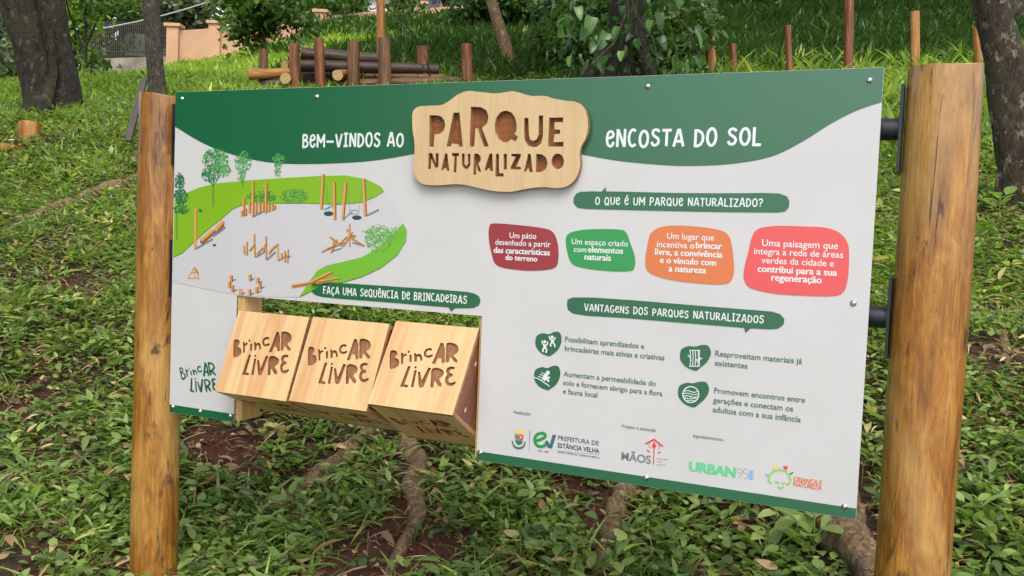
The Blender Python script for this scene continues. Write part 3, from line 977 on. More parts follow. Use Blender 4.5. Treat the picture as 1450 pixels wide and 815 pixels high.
mb = MB()   # child and nature mark
cl = []
for i in range(15):
    a = R_(205 - i * (230 / 14))
    r = 70 + (7 if i % 2 else -4)
    cl.append((793 + r * math.cos(a), 372 - r * .82 * math.sin(a)))
ribbon(mb, smooth(zs(zu, [(742, 404), (726, 398)] + cl[1:-1] + [(852, 412), (838, 408)]), 4, False), 0.0042, ly(2), 0)
for k, pts in enumerate(([(764, 392), (776, 402), (790, 394)], [(806, 400), (818, 408), (830, 402)], [(780, 428), (800, 440), (822, 430)])):
    ribbon(mb, smooth(zs(zu, pts), 4, False), 0.0030 if k < 2 else 0.004, ly(2, .0001), 0)
sheet(mb, zs(zu, ell(762, 293, 15, 13, 0, 340, 14)), ly(2), 1)
sheet(mb, smooth(zs(zu, [(818, 290), (828, 286), (834, 292), (842, 286), (851, 292), (846, 304), (832, 318), (822, 304)]), 3), ly(2), 2)
sheet(mb, smooth(zs(zu, [(695, 338), (706, 340), (720, 350), (708, 358), (698, 350)]), 3), ly(2), 3)
sheet(mb, smooth(zs(zu, [(862, 344), (872, 332), (888, 326), (880, 340), (866, 348)]), 3), ly(2), 4)
typeset(mb, 'CRIANÇA E', (940 + 888 / 4.833, 600 + 390 / 4.833), 940 + 1083 / 4.833, 2, 5, .04, squash=1.25)
typeset(mb, 'NATUREZA', (940 + 887 / 4.833, 600 + 424 / 4.833), 940 + 1082 / 4.833, 2, 5, .04, squash=1.2)
mb.build('emblem', [M['ink_lime'], M['ink_yellow'], M['ink_scarlet'], M['ink_sky'], M['ink_teal'], M['ink_terra']], panel)

# printed playground picture ----------------------------------------------
zp = zoom(3.394, 230, 190)
PM = ['ink_pave', 'ink_lawn', 'ink_lawn2', 'ink_edge', 'ink_wood', 'ink_wood2', 'ink_nest', 'ink_shade', 'ink_tree1', 'ink_tree2', 'ink_tree3']
PI = {k: i for i, k in enumerate(PM)}
mb = MB()
def clampu(p): return (max(p[0], 0.001), p[1])
pav = [(49, 590), (95, 565), (160, 508), (290, 398), (345, 350), (420, 325), (700, 325), (960, 320), (1065, 272), (1118, 335), (1152, 400), (1162, 440), (1100, 520), (900, 640), (720, 740), (660, 782), (500, 780), (365, 772), (200, 742), (45, 706)]
sheet(mb, [clampu(zp(*p)) for p in pav], ly(2), PI['ink_pave'])
lawn = [(52, 590), (95, 570), (160, 510), (215, 460), (290, 400), (340, 357), (392, 335), (470, 328), (560, 330), (700, 330), (850, 335), (960, 325), (1020, 300), (1065, 272), (1050, 250), (980, 215), (880, 197), (760, 200), (600, 208), (400, 222), (260, 235), (180, 255), (120, 280), (60, 315)]
sheet(mb, [clampu(zp(x + 1, y + 4)) for x, y in lawn], ly(2, .0001), PI['ink_edge'])
sheet(mb, [clampu(zp(*p)) for p in lawn], ly(3), PI['ink_lawn'])
lawn2 = [(660, 780), (690, 735), (712, 700), (745, 655), (790, 630), (870, 612), (960, 590), (1040, 545), (1100, 485), (1158, 428), (1176, 460), (1172, 510), (1130, 578), (1050, 640), (960, 682), (880, 706), (760, 728), (720, 750)]
sheet(mb, [zp(x, y + 4) for x, y in lawn2], ly(2, .0001), PI['ink_edge'])
sheet(mb, [zp(*p) for p in lawn2], ly(3), PI['ink_lawn2'])
rp = random.Random(4)
_k = [0]
def stk(x0, y0, x1, y1, w, ink='ink_wood', lay=6):
    _k[0] = (_k[0] + 1) % 25
    ribbon(mb, [clampu(zp(x0, y0)), clampu(zp(x1, y1))], w * 0.00062, ly(lay, _k[0] * .00002), PI[ink])
def pole(x0, y0, x1, y1, w):
    w = w * 1.3
    stk(x0, y0, x1, y1, w); stk(x0 + w * .28, y0 + 2, x1 + w * .28, y1, w * .4, 'ink_wood2', 7)
def fol(cx, cy, rx, ry, n, inks, s=12, lay=5):
    n = int(n * 1.9)
    s = s * .58
    for i in range(n):
        a, r = rp.uniform(0, 6.28), rp.random() ** .6
        x, y = cx + rx * r * math.cos(a), cy + ry * r * math.sin(a)
        w = rp.uniform(0, 3.14); L = rp.uniform(.6, 1.3) * s
        c, sn = math.cos(w) * L, math.sin(w) * L
        pts = [(x - c, y - sn), (x - sn * .4, y + c * .4), (x + c, y + sn), (x + sn * .4, y - c * .4)]
        sheet(mb, [clampu(zp(*p)) for p in pts], ly(lay, i % 97 * .0000045), PI[rp.choice(inks)])
stk(245, 348, 246, 190, 6, 'ink_tree3', 4)
for x in (214, 282):
    stk(245, 250, x, 190, 4, 'ink_tree3', 4)
fol(256, 118, 62, 52, 110, ['ink_tree1', 'ink_tree3', 'ink_tree2'], 13); fol(235, 190, 42, 40, 60, ['ink_tree1', 'ink_tree3'], 12); fol(290, 170, 40, 34, 50, ['ink_tree1', 'ink_tree2'], 12)
for x in (372, 388, 404):
    stk(386, 254, x, 150, 4, 'ink_tree1', 4)
fol(388, 130, 40, 52, 90, ['ink_tree2', 'ink_tree1'], 10); fol(384, 200, 24, 34, 26, ['ink_tree2'], 8)
fol(562, 122, 30, 30, 60, ['ink_tree1', 'ink_tree2'], 9); fol(556, 172, 18, 34, 34, ['ink_tree1', 'ink_tree2'], 8)
stk(72, 510, 70, 380, 5, 'ink_tree3', 4)
fol(84, 230, 22, 44, 46, ['ink_tree3'], 12); fol(90, 300, 34, 40, 60, ['ink_tree3'], 13); fol(92, 362, 38, 20, 36, ['ink_tree3'], 12); fol(184, 366, 9, 9, 10, ['ink_tree3'], 8)
fol(480, 298, 70, 30, 80, ['ink_tree3', 'ink_tree1', 'ink_edge'], 11); fol(636, 296, 70, 36, 120, ['ink_tree2', 'ink_tree1', 'ink_edge'], 10)
fol(1040, 500, 66, 66, 150, ['ink_tree2', 'ink_tree1', 'ink_lime' if False else 'ink_lawn'], 12); fol(1110, 480, 50, 34, 60, ['ink_tree2', 'ink_lawn'], 11); fol(1000, 470, 36, 22, 26, ['ink_tree2'], 9)
# swings
for cx, cy in ((800, 381), (936, 400)):
    sheet(mb, zs(zp, ell(cx, cy, 23, 11, 0, 345, 20)), ly(5), PI['ink_nest'])
stk(780, 362, 850, 330, 6, 'ink_shade', 4); stk(985, 390, 1042, 362, 9, 'ink_shade', 4); stk(868, 410, 915, 372, 6, 'ink_shade', 4)
ribbon(mb, zs(zp, ell(922, 374, 22, 10, 0, 360, 20)), .0016, ly(5, .0001), PI['ink_shade'])
for a in ((790, 250, 802, 372), (894, 250, 902, 366), (962, 240, 946, 372)):
    stk(*a, 1.6, 'ink_shade', 5)
for a in ((775, 190, 766, 360), (828, 228, 831, 411), (884, 230, 869, 412), (970, 213, 978, 392)):
    pole(*a, 14)
# post circle at the back
stk(440, 394, 520, 352, 10, 'ink_shade', 4)
for i, (x, y, h) in enumerate(((385, 392, 26), (402, 390, 34), (420, 378, 50), (452, 378, 52), (470, 376, 46), (486, 372, 44), (514, 372, 40), (530, 366, 34), (542, 360, 20))):
    pole(x, y, x, y - h, 13)
for a in ((393, 390, 394, 303), (437, 396, 438, 228), (500, 376, 501, 232)):
    pole(*a, 13)
# benches and mast
stk(162, 550, 245, 502, 9, 'ink_shade', 4); stk(245, 490, 306, 446, 10, 'ink_shade', 4)
sheet(mb, zs(zp, [(182, 505), (238, 456), (246, 470), (246, 484), (198, 528), (184, 522)]), ly(6), PI['ink_wood2'])
sheet(mb, zs(zp, [(182, 505), (238, 456), (246, 468), (194, 514)]), ly(7), PI['ink_wood'])
sheet(mb, zs(zp, [(246, 460), (288, 412), (300, 420), (299, 440), (262, 482), (247, 478)]), ly(6), PI['ink_wood2'])
sheet(mb, zs(zp, [(246, 458), (288, 412), (300, 420), (260, 468)]), ly(7), PI['ink_wood'])
pole(160, 355, 160, 552, 13)
sheet(mb, zs(zp, ell(252, 532, 9, 5, 0, 340, 12)), ly(5), PI['ink_nest'])
# climbing frame in the middle
for a in ((452, 590, 500, 560), (505, 602, 545, 566), (562, 606, 600, 580)):
    stk(*a, 10, 'ink_shade', 4)
for a in ((396, 575, 394, 535), (408, 580, 408, 516), (420, 560, 436, 540), (424, 555, 446, 528), (446, 588, 443, 480), (455, 575, 486, 545), (488, 560, 496, 528), (501, 602, 500, 490), (512, 575, 540, 540), (520, 560, 556, 530), (558, 606, 556, 526), (576, 600, 574, 570), (590, 612, 590, 560), (602, 616, 606, 552), (584, 590, 614, 585)):
    pole(*a, 9)
# stick tents
for a in ((768, 564, 850, 530), (806, 492, 870, 540), (812, 568, 842, 505), (826, 500, 820, 560), (790, 550, 880, 520), (850, 530, 890, 490), (872, 536, 916, 470), (902, 428, 902, 540), (886, 455, 926, 500), (910, 500, 972, 536), (884, 500, 930, 486)):
    pole(*a, 7)
stk(915, 520, 968, 536, 8, 'ink_shade', 4); stk(820, 560, 862, 548, 7, 'ink_shade', 4)
for a in ((155, 636, 126, 690), (155, 636, 180, 696), (155, 640, 158, 688), (122, 692, 180, 688), (140, 664, 172, 660), (160, 640, 176, 672)):
    stk(*a, 6, 'ink_wood2' if a[0] == 160 else 'ink_wood')
# stump ring and logs
for x, y in ((332, 692), (324, 722), (338, 742), (377, 756), (420, 758), (454, 748), (470, 728), (460, 702), (422, 688)):
    stk(x + 6, y + 12, x + 22, y + 4, 7, 'ink_shade', 4); pole(x, y + 14, x, y - 14, 17)
for a in ((622, 730, 718, 716, 15), (716, 712, 816, 664, 15), (740, 712, 848, 694, 13)):
    pole(*a)
mb.build('playground_picture', [M[k] for k in PM], panel)

# green printed slogan and the carved one -----------------------------------
def homog(src, dst):
    A = []
    bb = []
    for (x, y), (u, v) in zip(src, dst):
        A += [[x, y, 1, 0, 0, 0, -u * x, -u * y], [0, 0, 0, x, y, 1, -v * x, -v * y]]
        bb += [u, v]
    h = np.linalg.solve(np.array(A, float), np.array(bb, float))
    return lambda x, y: ((h[0] * x + h[1] * y + h[2]) / (h[6] * x + h[7] * y + 1), (h[3] * x + h[4] * y + h[5]) / (h[6] * x + h[7] * y + 1))
HF = homog([(195, 38), (668, 78), (525, 583), (32, 540)], [(0, 1), (1, 1), (1, 0), (0, 0)])
SL = [smooth([(163, 222), (185, 215), (203, 225), (201, 245), (190, 258), (209, 268), (217, 290), (206, 312), (180, 325), (162, 322), (160, 270)], 3),
      [(226, 230), (238, 230), (240, 242), (250, 234), (260, 236), (258, 246), (248, 248), (241, 262), (240, 296), (228, 296)],
      [(276, 240), (289, 240), (289, 283), (277, 283)], ell(271, 222, 7, 7, 0, 330, 10),
      [(303, 230), (314, 230), (318, 240), (330, 232), (344, 238), (350, 252), (352, 272), (340, 274), (338, 256), (330, 246), (322, 254), (318, 280), (305, 280)],
      [(408, 202), (390, 196), (368, 206), (358, 226), (362, 246), (378, 256), (398, 252), (411, 244), (408, 234), (394, 240), (380, 242), (372, 232), (374, 220), (386, 210), (402, 214)],
      [(455, 165), (470, 168), (479, 200), (479, 282), (461, 284), (460, 258), (440, 255), (425, 291), (406, 288), (432, 225)],
      smooth([(488, 168), (524, 166), (549, 180), (556, 205), (546, 225), (528, 238), (549, 265), (546, 279), (530, 273), (510, 248), (503, 276), (484, 275), (486, 220)], 2),
      [(268, 308), (284, 308), (250, 415), (270, 420), (270, 434), (224, 430)],
      [(306, 330), (320, 330), (302, 432), (286, 430)], ell(312, 314, 7, 7, 0, 330, 10),
      [(326, 340), (338, 338), (350, 390), (385, 312), (402, 314), (360, 425), (345, 434), (332, 425)],
      smooth([(404, 326), (425, 312), (455, 317), (474, 335), (468, 360), (446, 376), (463, 405), (460, 421), (445, 420), (422, 388), (417, 426), (400, 425), (402, 375)], 2),
      [(535, 305), (512, 302), (492, 312), (486, 330), (494, 350), (482, 370), (482, 395), (496, 414), (522, 416), (542, 398), (538, 388), (518, 398), (502, 394), (500, 378), (508, 364), (524, 360), (524, 346), (508, 340), (506, 326), (518, 318), (534, 320)]]
CN = [[(176, 228), (190, 228), (190, 244), (176, 256)], [(175, 272), (194, 270), (202, 288), (194, 304), (175, 310)], [(462, 200), (464, 242), (446, 240)], [(504, 184), (530, 182), (540, 204), (524, 224), (502, 230)], [(420, 330), (444, 328), (456, 340), (446, 358), (420, 370)]]
SLU = [[HF(*p) for p in s] for s in SL]
CNU = [[HF(*p) for p in s] for s in CN]
xs_ = [p[0] for s in SLU[:8] for p in s]
ys_ = [p[1] for s in SLU for p in s]
zg = zoom(6.79, 236, 490)
gx0, gx1 = zg(122, 260)[0], zg(476, 260)[0]
gy1, gy0 = zg(385, 148)[1], zg(330, 449)[1]
def gmap(p):
    fx = (p[0] - min(xs_)) / (max(xs_) - min(xs_)); fy = (p[1] - min(ys_)) / (max(ys_) - min(ys_))
    return (gx0 + fx * (gx1 - gx0), gy0 + fy * (gy1 - gy0))
mb = MB()
for s in SLU:
    sheet(mb, [gmap(p) for p in s], ly(2), 0)
for s in CNU:
    sheet(mb, [gmap(p) for p in s], ly(3), 1)
mb.build('lettering', [M['green'], M['white']], panel)

# carved plaque ----------------------------------------------------------------
OFF = 0.022
za = zoom(4.527, 560, 110, OFF)
edge = smooth([za(*p) for p in [(108, 235), (120, 204), (150, 184), (220, 178), (290, 174), (340, 150), (400, 106), (465, 84), (540, 90), (650, 99), (740, 86), (790, 93), (870, 115), (955, 115), (1010, 131), (1090, 146), (1145, 151), (1190, 172), (1222, 220), (1234, 300), (1222, 380), (1190, 440), (1180, 490), (1183, 560), (1158, 640), (1110, 688), (1045, 706), (940, 700), (840, 711), (740, 730), (640, 726), (540, 708), (460, 688), (380, 681), (280, 688), (190, 684), (150, 664), (119, 615), (113, 560), (122, 480), (120, 400), (109, 330)]], 4)
PL = [[(218, 240), (258, 239)] + [(292, 246), (312, 270), (319, 303), (308, 338), (288, 357), (250, 362), (245, 440), (218, 440)],
      [(372, 222), (410, 222), (432, 440), (405, 440), (402, 425), (362, 420), (354, 440), (327, 440)],
      [(483, 185), (545, 187), (582, 206), (597, 248), (587, 292), (555, 320), (598, 440), (566, 440), (525, 322), (513, 322), (505, 440), (475, 440)],
      [(775, 340), (762, 360), (785, 377), (770, 407), (742, 394), (718, 412), (690, 412), (660, 390), (640, 350), (636, 305), (646, 255), (672, 220), (705, 209), (742, 220), (766, 252), (777, 296)],
      [(825, 258), (852, 256), (856, 370), (866, 398), (885, 404), (905, 394), (917, 366), (918, 242), (946, 240), (946, 370), (934, 420), (910, 440), (882, 444), (848, 432), (828, 400), (824, 330)],
      [(985, 255), (1075, 253), (1075, 283), (1020, 285), (1020, 330), (1055, 332), (1055, 358), (1018, 362), (1015, 412), (1077, 410), (1075, 440), (978, 440)],
      [(213, 482), (235, 482), (256, 545), (258, 483), (276, 483), (276, 566), (262, 582), (250, 572), (230, 520), (225, 585), (210, 585)],
      [(318, 484), (332, 484), (346, 597), (328, 595), (322, 578), (312, 578), (307, 592), (293, 592)],
      [(362, 482), (407, 482), (407, 500), (394, 502), (390, 605), (372, 605), (378, 502), (362, 501)],
      [(425, 485), (443, 485), (443, 552), (454, 566), (464, 553), (463, 487), (480, 487), (480, 558), (464, 582), (442, 582), (426, 562)],
      [(503, 485), (532, 487), (547, 508), (545, 532), (531, 546), (550, 602), (530, 600), (516, 560), (517, 620), (499, 620)],
      [(603, 485), (620, 485), (625, 598), (608, 597), (603, 580), (592, 580), (586, 593), (570, 590)],
      [(643, 488), (663, 487), (665, 610), (693, 612), (693, 632), (640, 632)],
      [(693, 487), (714, 487), (713, 587), (694, 587)],
      [(743, 487), (803, 487), (803, 502), (775, 568), (803, 570), (803, 587), (738, 587), (738, 572), (770, 505), (743, 503)],
      [(850, 487), (866, 487), (880, 605), (858, 603), (855, 582), (845, 582), (838, 600), (824, 600)],
      [(902, 487), (938, 490), (963, 508), (975, 542), (965, 582), (938, 602), (900, 605)],
      ell(1040, 535, 40, 50, 0, 345, 22)]
holes = [[za(*p) for p in s] for s in PL]
mb = MB()
prism(mb, edge, -OFF, -0.006, 0, 1, holes)
plaque = mb.build('plaque', [M['birch'], M['ply_edge']], board)
fix_normals(plaque)
mb = MB()
cx_ = sum(p[0] for p in edge) / len(edge); cy_ = sum(p[1] for p in edge) / len(edge)
prism(mb, [(cx_ + (p[0] - cx_) * .985, cy_ + (p[1] - cy_) * .98) for p in edge], -0.0058, -0.0016, 0)
bk = mb.build('backing_board', M['ply_back'], plaque)
fix_normals(bk)
def bolt_mb(r=0.0047):
    b = MB()
    prof = [(r * 1.5, 0), (r * 1.5, .0012), (r, .0014), (r * .92, .0035), (r * .6, .005), (r * .3, .0052), (r * .28, .0038), (0.0001, .0038)]
    n = 14
    vs_ = [(p[0] * math.cos(2 * math.pi * j / n), -p[1], p[0] * math.sin(2 * math.pi * j / n)) for p in prof for j in range(n)]
    fs_ = [(i * n + j, i * n + (j + 1) % n, (i + 1) * n + (j + 1) % n, (i + 1) * n + j) for i in range(len(prof) - 1) for j in range(n)]
    b.add(vs_, fs_, 0, True)
    for k in range(len(fs_)):
        if k >= 5 * n:
            b.mi[k] = 1
    return b
bproto = bolt_mb().build('bolt', [M['bolt'], M['bolt_dark']], board)
first = True
for px, py in ((258, 139.5), (448.6, 136.6), (917, 122), (1231, 113.5), (1208.5, 429), (245, 575.5), (283.4, 582), (326, 588.5), (680, 640.5), (915, 676), (1196, 717)):
    u, v = P(px, py)
    u = min(max(u, 0.011), PW - .011)
    o = bproto if first else bproto.copy()
    if not first:
        COL.objects.link(o)
    first = False
    o.location = BL(u, -0.0009, v)
    o.parent = board
u, v = za(257, 270)
o = bproto.copy(); COL.objects.link(o); o.parent = plaque; o.location = BL(u + .002, -0.0059, v); o.scale = (.75, 1, .75)

# posts and mounting steel ----------------------------------------------------------
def post(uc, yc, r0, r1, top, seed, lean=(0, 0)):
    rng = random.Random(seed)
    b = MB()
    n, k = 40, 46
    z0, z1 = -0.35, V0 + top
    ph = [rng.uniform(0, 6.28) for _ in range(8)]
    vs_ = []
    for i in range(k):
        t = i / (k - 1)
        z = z0 + (z1 - z0) * t
        for j in range(n):
            w = 2 * math.pi * j / n
            r = r0 + (r1 - r0) * t
            r *= 1 + .012 * math.sin(2 * w + ph[0] + t * 3) + .010 * math.sin(3 * w + ph[1] - t * 6) + .008 * math.sin(5 * w + ph[2] + t * 9) + .012 * math.sin(ph[3] + t * 13)
            zz = z
            if i == k - 1:
                zz += .006 * math.sin(w + ph[4]) + .003 * math.sin(3 * w + ph[5])
                r *= .985
            vs_.append((uc + lean[0] * t + r * math.cos(w), yc + lean[1] * t + r * math.sin(w), zz))
    fs_ = [(i * n + j, i * n + (j + 1) % n, (i + 1) * n + (j + 1) % n, (i + 1) * n + j) for i in range(k - 1) for j in range(n)]
    b.add(vs_, fs_, 0, True)
    b.add(vs_[-n:], [tuple(range(n))], 1)
    return b.build('post', [M['post'], M['end']], board)
post(-0.113, 0.055, 0.079, 0.076, -0.005, 3)
post(2.281, 0.055, 0.084, 0.082, 0.005, 8)
for uc, sgn, r in ((-0.113, 1, .078), (2.281, -1, .082)):
    for v, h in ((-0.135, 0.20), (-0.575, 0.19)):
        face = uc + sgn * (r + .001)
        b = MB()
        e1 = 0.02 if sgn > 0 else PW - 0.02
        b.tube([BL(face, 0.055, v), BL(e1, 0.055, v)], 0.026, 20, 0)
        arm = b.build('mounting_arm', M['steel_black'], board)
        b = MB()
        b.box(min(face, face + sgn * .007), max(face, face + sgn * .007), 0.02, 0.09, V0 + v - h / 2, V0 + v + h / 2)
        pl_ = b.build('mounting_plate', M['steel_black'], arm)
b = MB()
for v in (-0.135, -0.575):
    b.box(0.02, PW - .02, 0.03, 0.075, V0 + v - .022, V0 + v + .022)
for u0 in (0.03, 0.20, 1.215, PW - 0.07):
    b.box(u0, u0 + .04, 0.0045, 0.0295, V0 - 1.02, V0 - .03)
b.build('back_frame', M['steel_black'], board)
for u0 in (0.2755, 1.1395):
    b = MB()
    b.box(u0, u0 + .026, 0.006, 0.09, V0 - 1.043, V0 - .60)
    b.build('wooden_brace', M['lath'], board)
b = MB()
AY, AZ = 0.05, -0.8601
b.tube([BL(0.296, AY, AZ), BL(1.146, AY, AZ)], 0.011, 14)
b.build('axle', M['bolt'], board)

# turning cubes -------------------------------------------------------------------
EA, EW = 0.2612, 0.2716
T_ = 0.012
def face_plate(w, h, carve, mats):
    """plate in the x-z plane, front at y=0 going back to T_, text carved 8 mm deep"""
    b = MB()
    outer = [(0, -h / 2), (w, -h / 2), (w, h / 2), (0, h / 2)]
    def BB(u, y, v): return (u, y, v)
    loops = [outer] + ([[(p[0] * w, (p[1] - .5) * h) for p in s] for s in SLU] if carve else [])
    tris = geometry.tessellate_polygon([[Vector((p[0], p[1], 0)) for p in lp] for lp in loops])
    flat = [p for lp in loops for p in lp]
    b.add([BB(p[0], 0, p[1]) for p in flat], list(tris), 0)
    b.add([BB(p[0], T_, p[1]) for p in outer], [(0, 3, 2, 1)], 1)
    b.add([BB(p[0], 0, p[1]) for p in outer] + [BB(p[0], T_, p[1]) for p in outer], [(i, (i + 1) % 4, 4 + (i + 1) % 4, 4 + i) for i in range(4)], 1)
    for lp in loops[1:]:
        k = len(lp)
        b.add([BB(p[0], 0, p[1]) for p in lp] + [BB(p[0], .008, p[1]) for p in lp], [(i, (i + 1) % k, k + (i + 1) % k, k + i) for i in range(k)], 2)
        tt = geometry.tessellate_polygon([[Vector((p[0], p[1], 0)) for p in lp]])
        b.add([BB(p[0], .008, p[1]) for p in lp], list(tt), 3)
    o = b.build('engraved_face', mats)
    fix_normals(o)
    return o
fm = [M['pine'], M['ply_edge'], M['ply_carve'], M['ply_carve']]
def build_cube():
    root = empty('play_cube', (0, 0, 0))
    h = EA / 2
    f = face_plate(EW, EA, True, fm); f.parent = root; f.location = (0, -h, 0)
    f = face_plate(EW, EA - 2 * T_ - .003, True, fm); f.parent = root; f.rotation_euler = (R_(90), 0, 0); f.location = (0, 0, -h)
    f = face_plate(EW, EA, True, fm); f.parent = root; f.rotation_euler = (R_(180), 0, 0); f.location = (0, h, 0)
    f = face_plate(EW, EA - 2 * T_ - .003, True, fm); f.parent = root; f.rotation_euler = (R_(-90), 0, 0); f.location = (0, 0, h)
    i_ = h - T_ - .001
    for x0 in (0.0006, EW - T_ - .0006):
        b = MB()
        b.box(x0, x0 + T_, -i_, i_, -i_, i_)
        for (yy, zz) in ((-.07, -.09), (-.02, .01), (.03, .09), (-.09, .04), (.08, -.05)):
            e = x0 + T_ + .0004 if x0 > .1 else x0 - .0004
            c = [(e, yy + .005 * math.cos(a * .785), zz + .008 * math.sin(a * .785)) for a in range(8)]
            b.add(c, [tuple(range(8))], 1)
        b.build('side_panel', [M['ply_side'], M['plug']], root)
    return root
cube0 = build_cube()
labs = ['pale wooden cube carved BrincAR LIVRE beside the wooden brace, nearest the thin board post',
        'pale wooden cube carved BrincAR LIVRE hanging between the two other cubes',
        'pale wooden cube carved BrincAR LIVRE showing its dark brown side panel']
for i, (u0, th) in enumerate(((0.3032, 0.3853), (0.5860, 0.4067), (0.8655, 0.5425))):
    if i == 0:
        c = cube0
    else:
        c = cube0.copy(); COL.objects.link(c)
        for ch in list(cube0.children):
            k = ch.copy(); COL.objects.link(k); k.parent = c
    wp = PO + UX * u0 - NRM * AY + Vector((0, 0, AZ))
    c.location = wp
    c.rotation_euler = (Matrix.Rotation(YAW, 3, 'Z') @ Matrix.Rotation(-th, 3, 'X')).to_euler()
    tag(c, labs[i], 'wooden cube', 'turning wooden cubes in the board cutout')

# ------------------------------------------------------------------ timber on the slope
def timber_tube(name, p0, p1, r0, r1, mat, label, cat, group=None, seed=0, tilt_top=0.0):
    p0, p1 = Vector(p0), Vector(p1)
    L = (p1 - p0).length
    rng = random.Random(seed * 13 + 5)
    n = 7
    pts = [Vector((0, 0, L * i / (n - 1))) + Vector((rng.uniform(-1, 1), rng.uniform(-1, 1), 0)) * r0 * .08 for i in range(n)]
    rad = [r0 + (r1 - r0) * i / (n - 1) for i in range(n)]
    b = MB()
    b.tube(pts, rad, 16, 0, 1, 0.04, seed)
    o = b.build(name, [M[mat], M['end']])
    o.location = p0
    o.rotation_euler = (p1 - p0).to_track_quat('Z', 'Y').to_euler()
    tag(o, label, cat, group)
    return o
def stake(px, ytop, wpx, d, mat, label, group, seed, lean=0.0):
    g = gcol(px, d)
    top = at(px, ytop, d)
    base = Vector((g.x + lean, g.y, g.z - 0.15))
    r = wpx / 2 / FPX * d
    return timber_tube('wooden_stake', base, top, r * 1.05, r, mat, label, 'wooden stake', group, seed)
gs = 'stakes around the log pile'
stake(373, 70, 13, 13.6, 'log_brown', 'short dark stake standing behind the honey coloured log end', gs, 1)
stake(417, 62, 15, 12.9, 'log_red', 'reddish stake just left of the pale round log end in the pile', gs, 2)
stake(451, 55, 14, 12.8, 'log_red', 'orange brown stake in front of the topmost log, left half of pile', gs, 3, 0.03)
stake(501, 60, 17, 12.8, 'log_brown', 'thick stake with a knot, second from the tall pole on the left', gs, 4, -0.02)
stake(544, 54, 18, 12.7, 'log_brown', 'thick split looking stake directly in front of the tall pole', gs, 5)
stake(598, 65, 17, 13.3, 'log_red', 'stake near the right ends of the stacked logs', gs, 6, 0.04)
stake(661, 62, 15, 12.9, 'log_red', 'lone dark red stake beyond the right end of the log pile', gs, 7)
g = gcol(538, 13.9)
pt = at(536, -260, 13.9)
timber_tube('wooden_pole', (g.x, g.y, g.z - .2), pt, .066, .056, 'log_honey', 'tall round wooden pole rising out of the picture behind the log pile', 'pole', None, 9)
gl = 'logs stacked behind the board'
def log(a, b, rpx, mat, label, seed):
    p0, p1 = at(*a), at(*b)
    r = rpx / FPX * a[2]
    timber_tube('log', p0, p1, r, r * .93, mat, label, 'log', gl, seed)
log((426, 75.5, 13.1), (548, 84.5, 13.3), 9, 'log_dark', 'topmost dark log of the pile with a pale sawn end', 11)
log((428, 92.5, 13.1), (621, 98.5, 13.3), 9, 'log_dark', 'long dark log directly under the topmost one', 12)
log((351, 104.5, 13.2), (410, 103, 13.5), 7.5, 'log_honey', 'short honey coloured log sticking out at the left of the pile', 13)
log((404, 110.5, 12.75), (420, 106, 14.6), 7.5, 'log_brown', 'log end facing out between the honey log and the reddish stake', 14)
log((368, 119, 13.4), (470, 121, 13.4), 8.5, 'log_dark', 'dark bottom log lying under the honey coloured log', 15)
log((430, 110, 13.35), (500, 111, 13.4), 8.5, 'log_dark', 'dark log in the third layer behind the orange brown stake', 16)
log((478, 106.5, 12.65), (512, 101, 14.4), 7.5, 'log_honey', 'pale ended log pointing out beside the thick knotty stake', 17)
log((480, 119, 12.95), (664, 114, 13.1), 7, 'log_brown', 'long reddish log lowest at the front of the pile', 18)
log((505, 107, 13.2), (626, 109.5, 13.25), 5, 'log_brown', 'thin log between the long dark log and the lowest reddish log', 19)
log((403, 93, 13.5), (470, 96, 14.2), 8, 'log_brown', 'log end showing behind the reddish stake on the left of the pile', 20)
gs2 = 'stakes along the upper slope'
for px, yt, w, mat, lb, le in ((1005, 30, 13.5, 'log_honey', 'pale brown stake half hidden by vine leaves on the upper slope', 0), (1037, 62, 9.5, 'log_red', 'shortest reddish stake on the upper slope', 0), (1115, 36, 9, 'log_red', 'thin dark red stake between the shortest one and the tall one', 0),
                               (1202, -40, 12.5, 'log_red', 'tall red stake leaving the top of the picture', -0.05), (1295, 16, 12, 'log_honey', 'bright orange stake standing above the thick board post', -0.03), (1384, 38, 14, 'log_honey', 'short orange stake right beside the leaning lichen spotted trunk', 0)):
    stake(px, yt, w, 12.6, mat, lb, gs2, int(px), le)
# stumps on the left
p = gpix(42, 197)
timber_tube('stump', (p.x, p.y, p.z - .12), (p.x, p.y, p.z + .15), .098, .095, 'log_honey', 'short sawn orange stump in the grass below the big double trunk', 'stump', None, 31)
p = gpix(12, 214)
timber_tube('stump', (p.x, p.y, p.z - .12), (p.x, p.y, p.z + .05), .13, .13, 'log_honey', 'very low stump slice at the left edge of the picture', 'stump', None, 32)
p0, p1 = gpix(104, 176), gpix(153, 174)
timber_tube('fallen_branch', p0 + Vector((0, 0, .02)), p1 + Vector((0, 0, .02)), .035, .03, 'log_red', 'thin reddish branch lying in the grass between big trunk and board', 'branch', None, 33)
g = at(190, 166, 8.5); t1 = at(204, 112, 8.7)
b = MB()
L = (t1 - g).length
b.box(-.028, .028, -.012, .012, -.25, L)
o = b.build('weathered_plank', M['plank_grey'])
o.location = g
o.rotation_euler = (t1 - g).to_track_quat('Z', 'Y').to_euler()
tag(o, 'dark weathered plank stuck slanting in the grass behind the thin board post', 'plank')

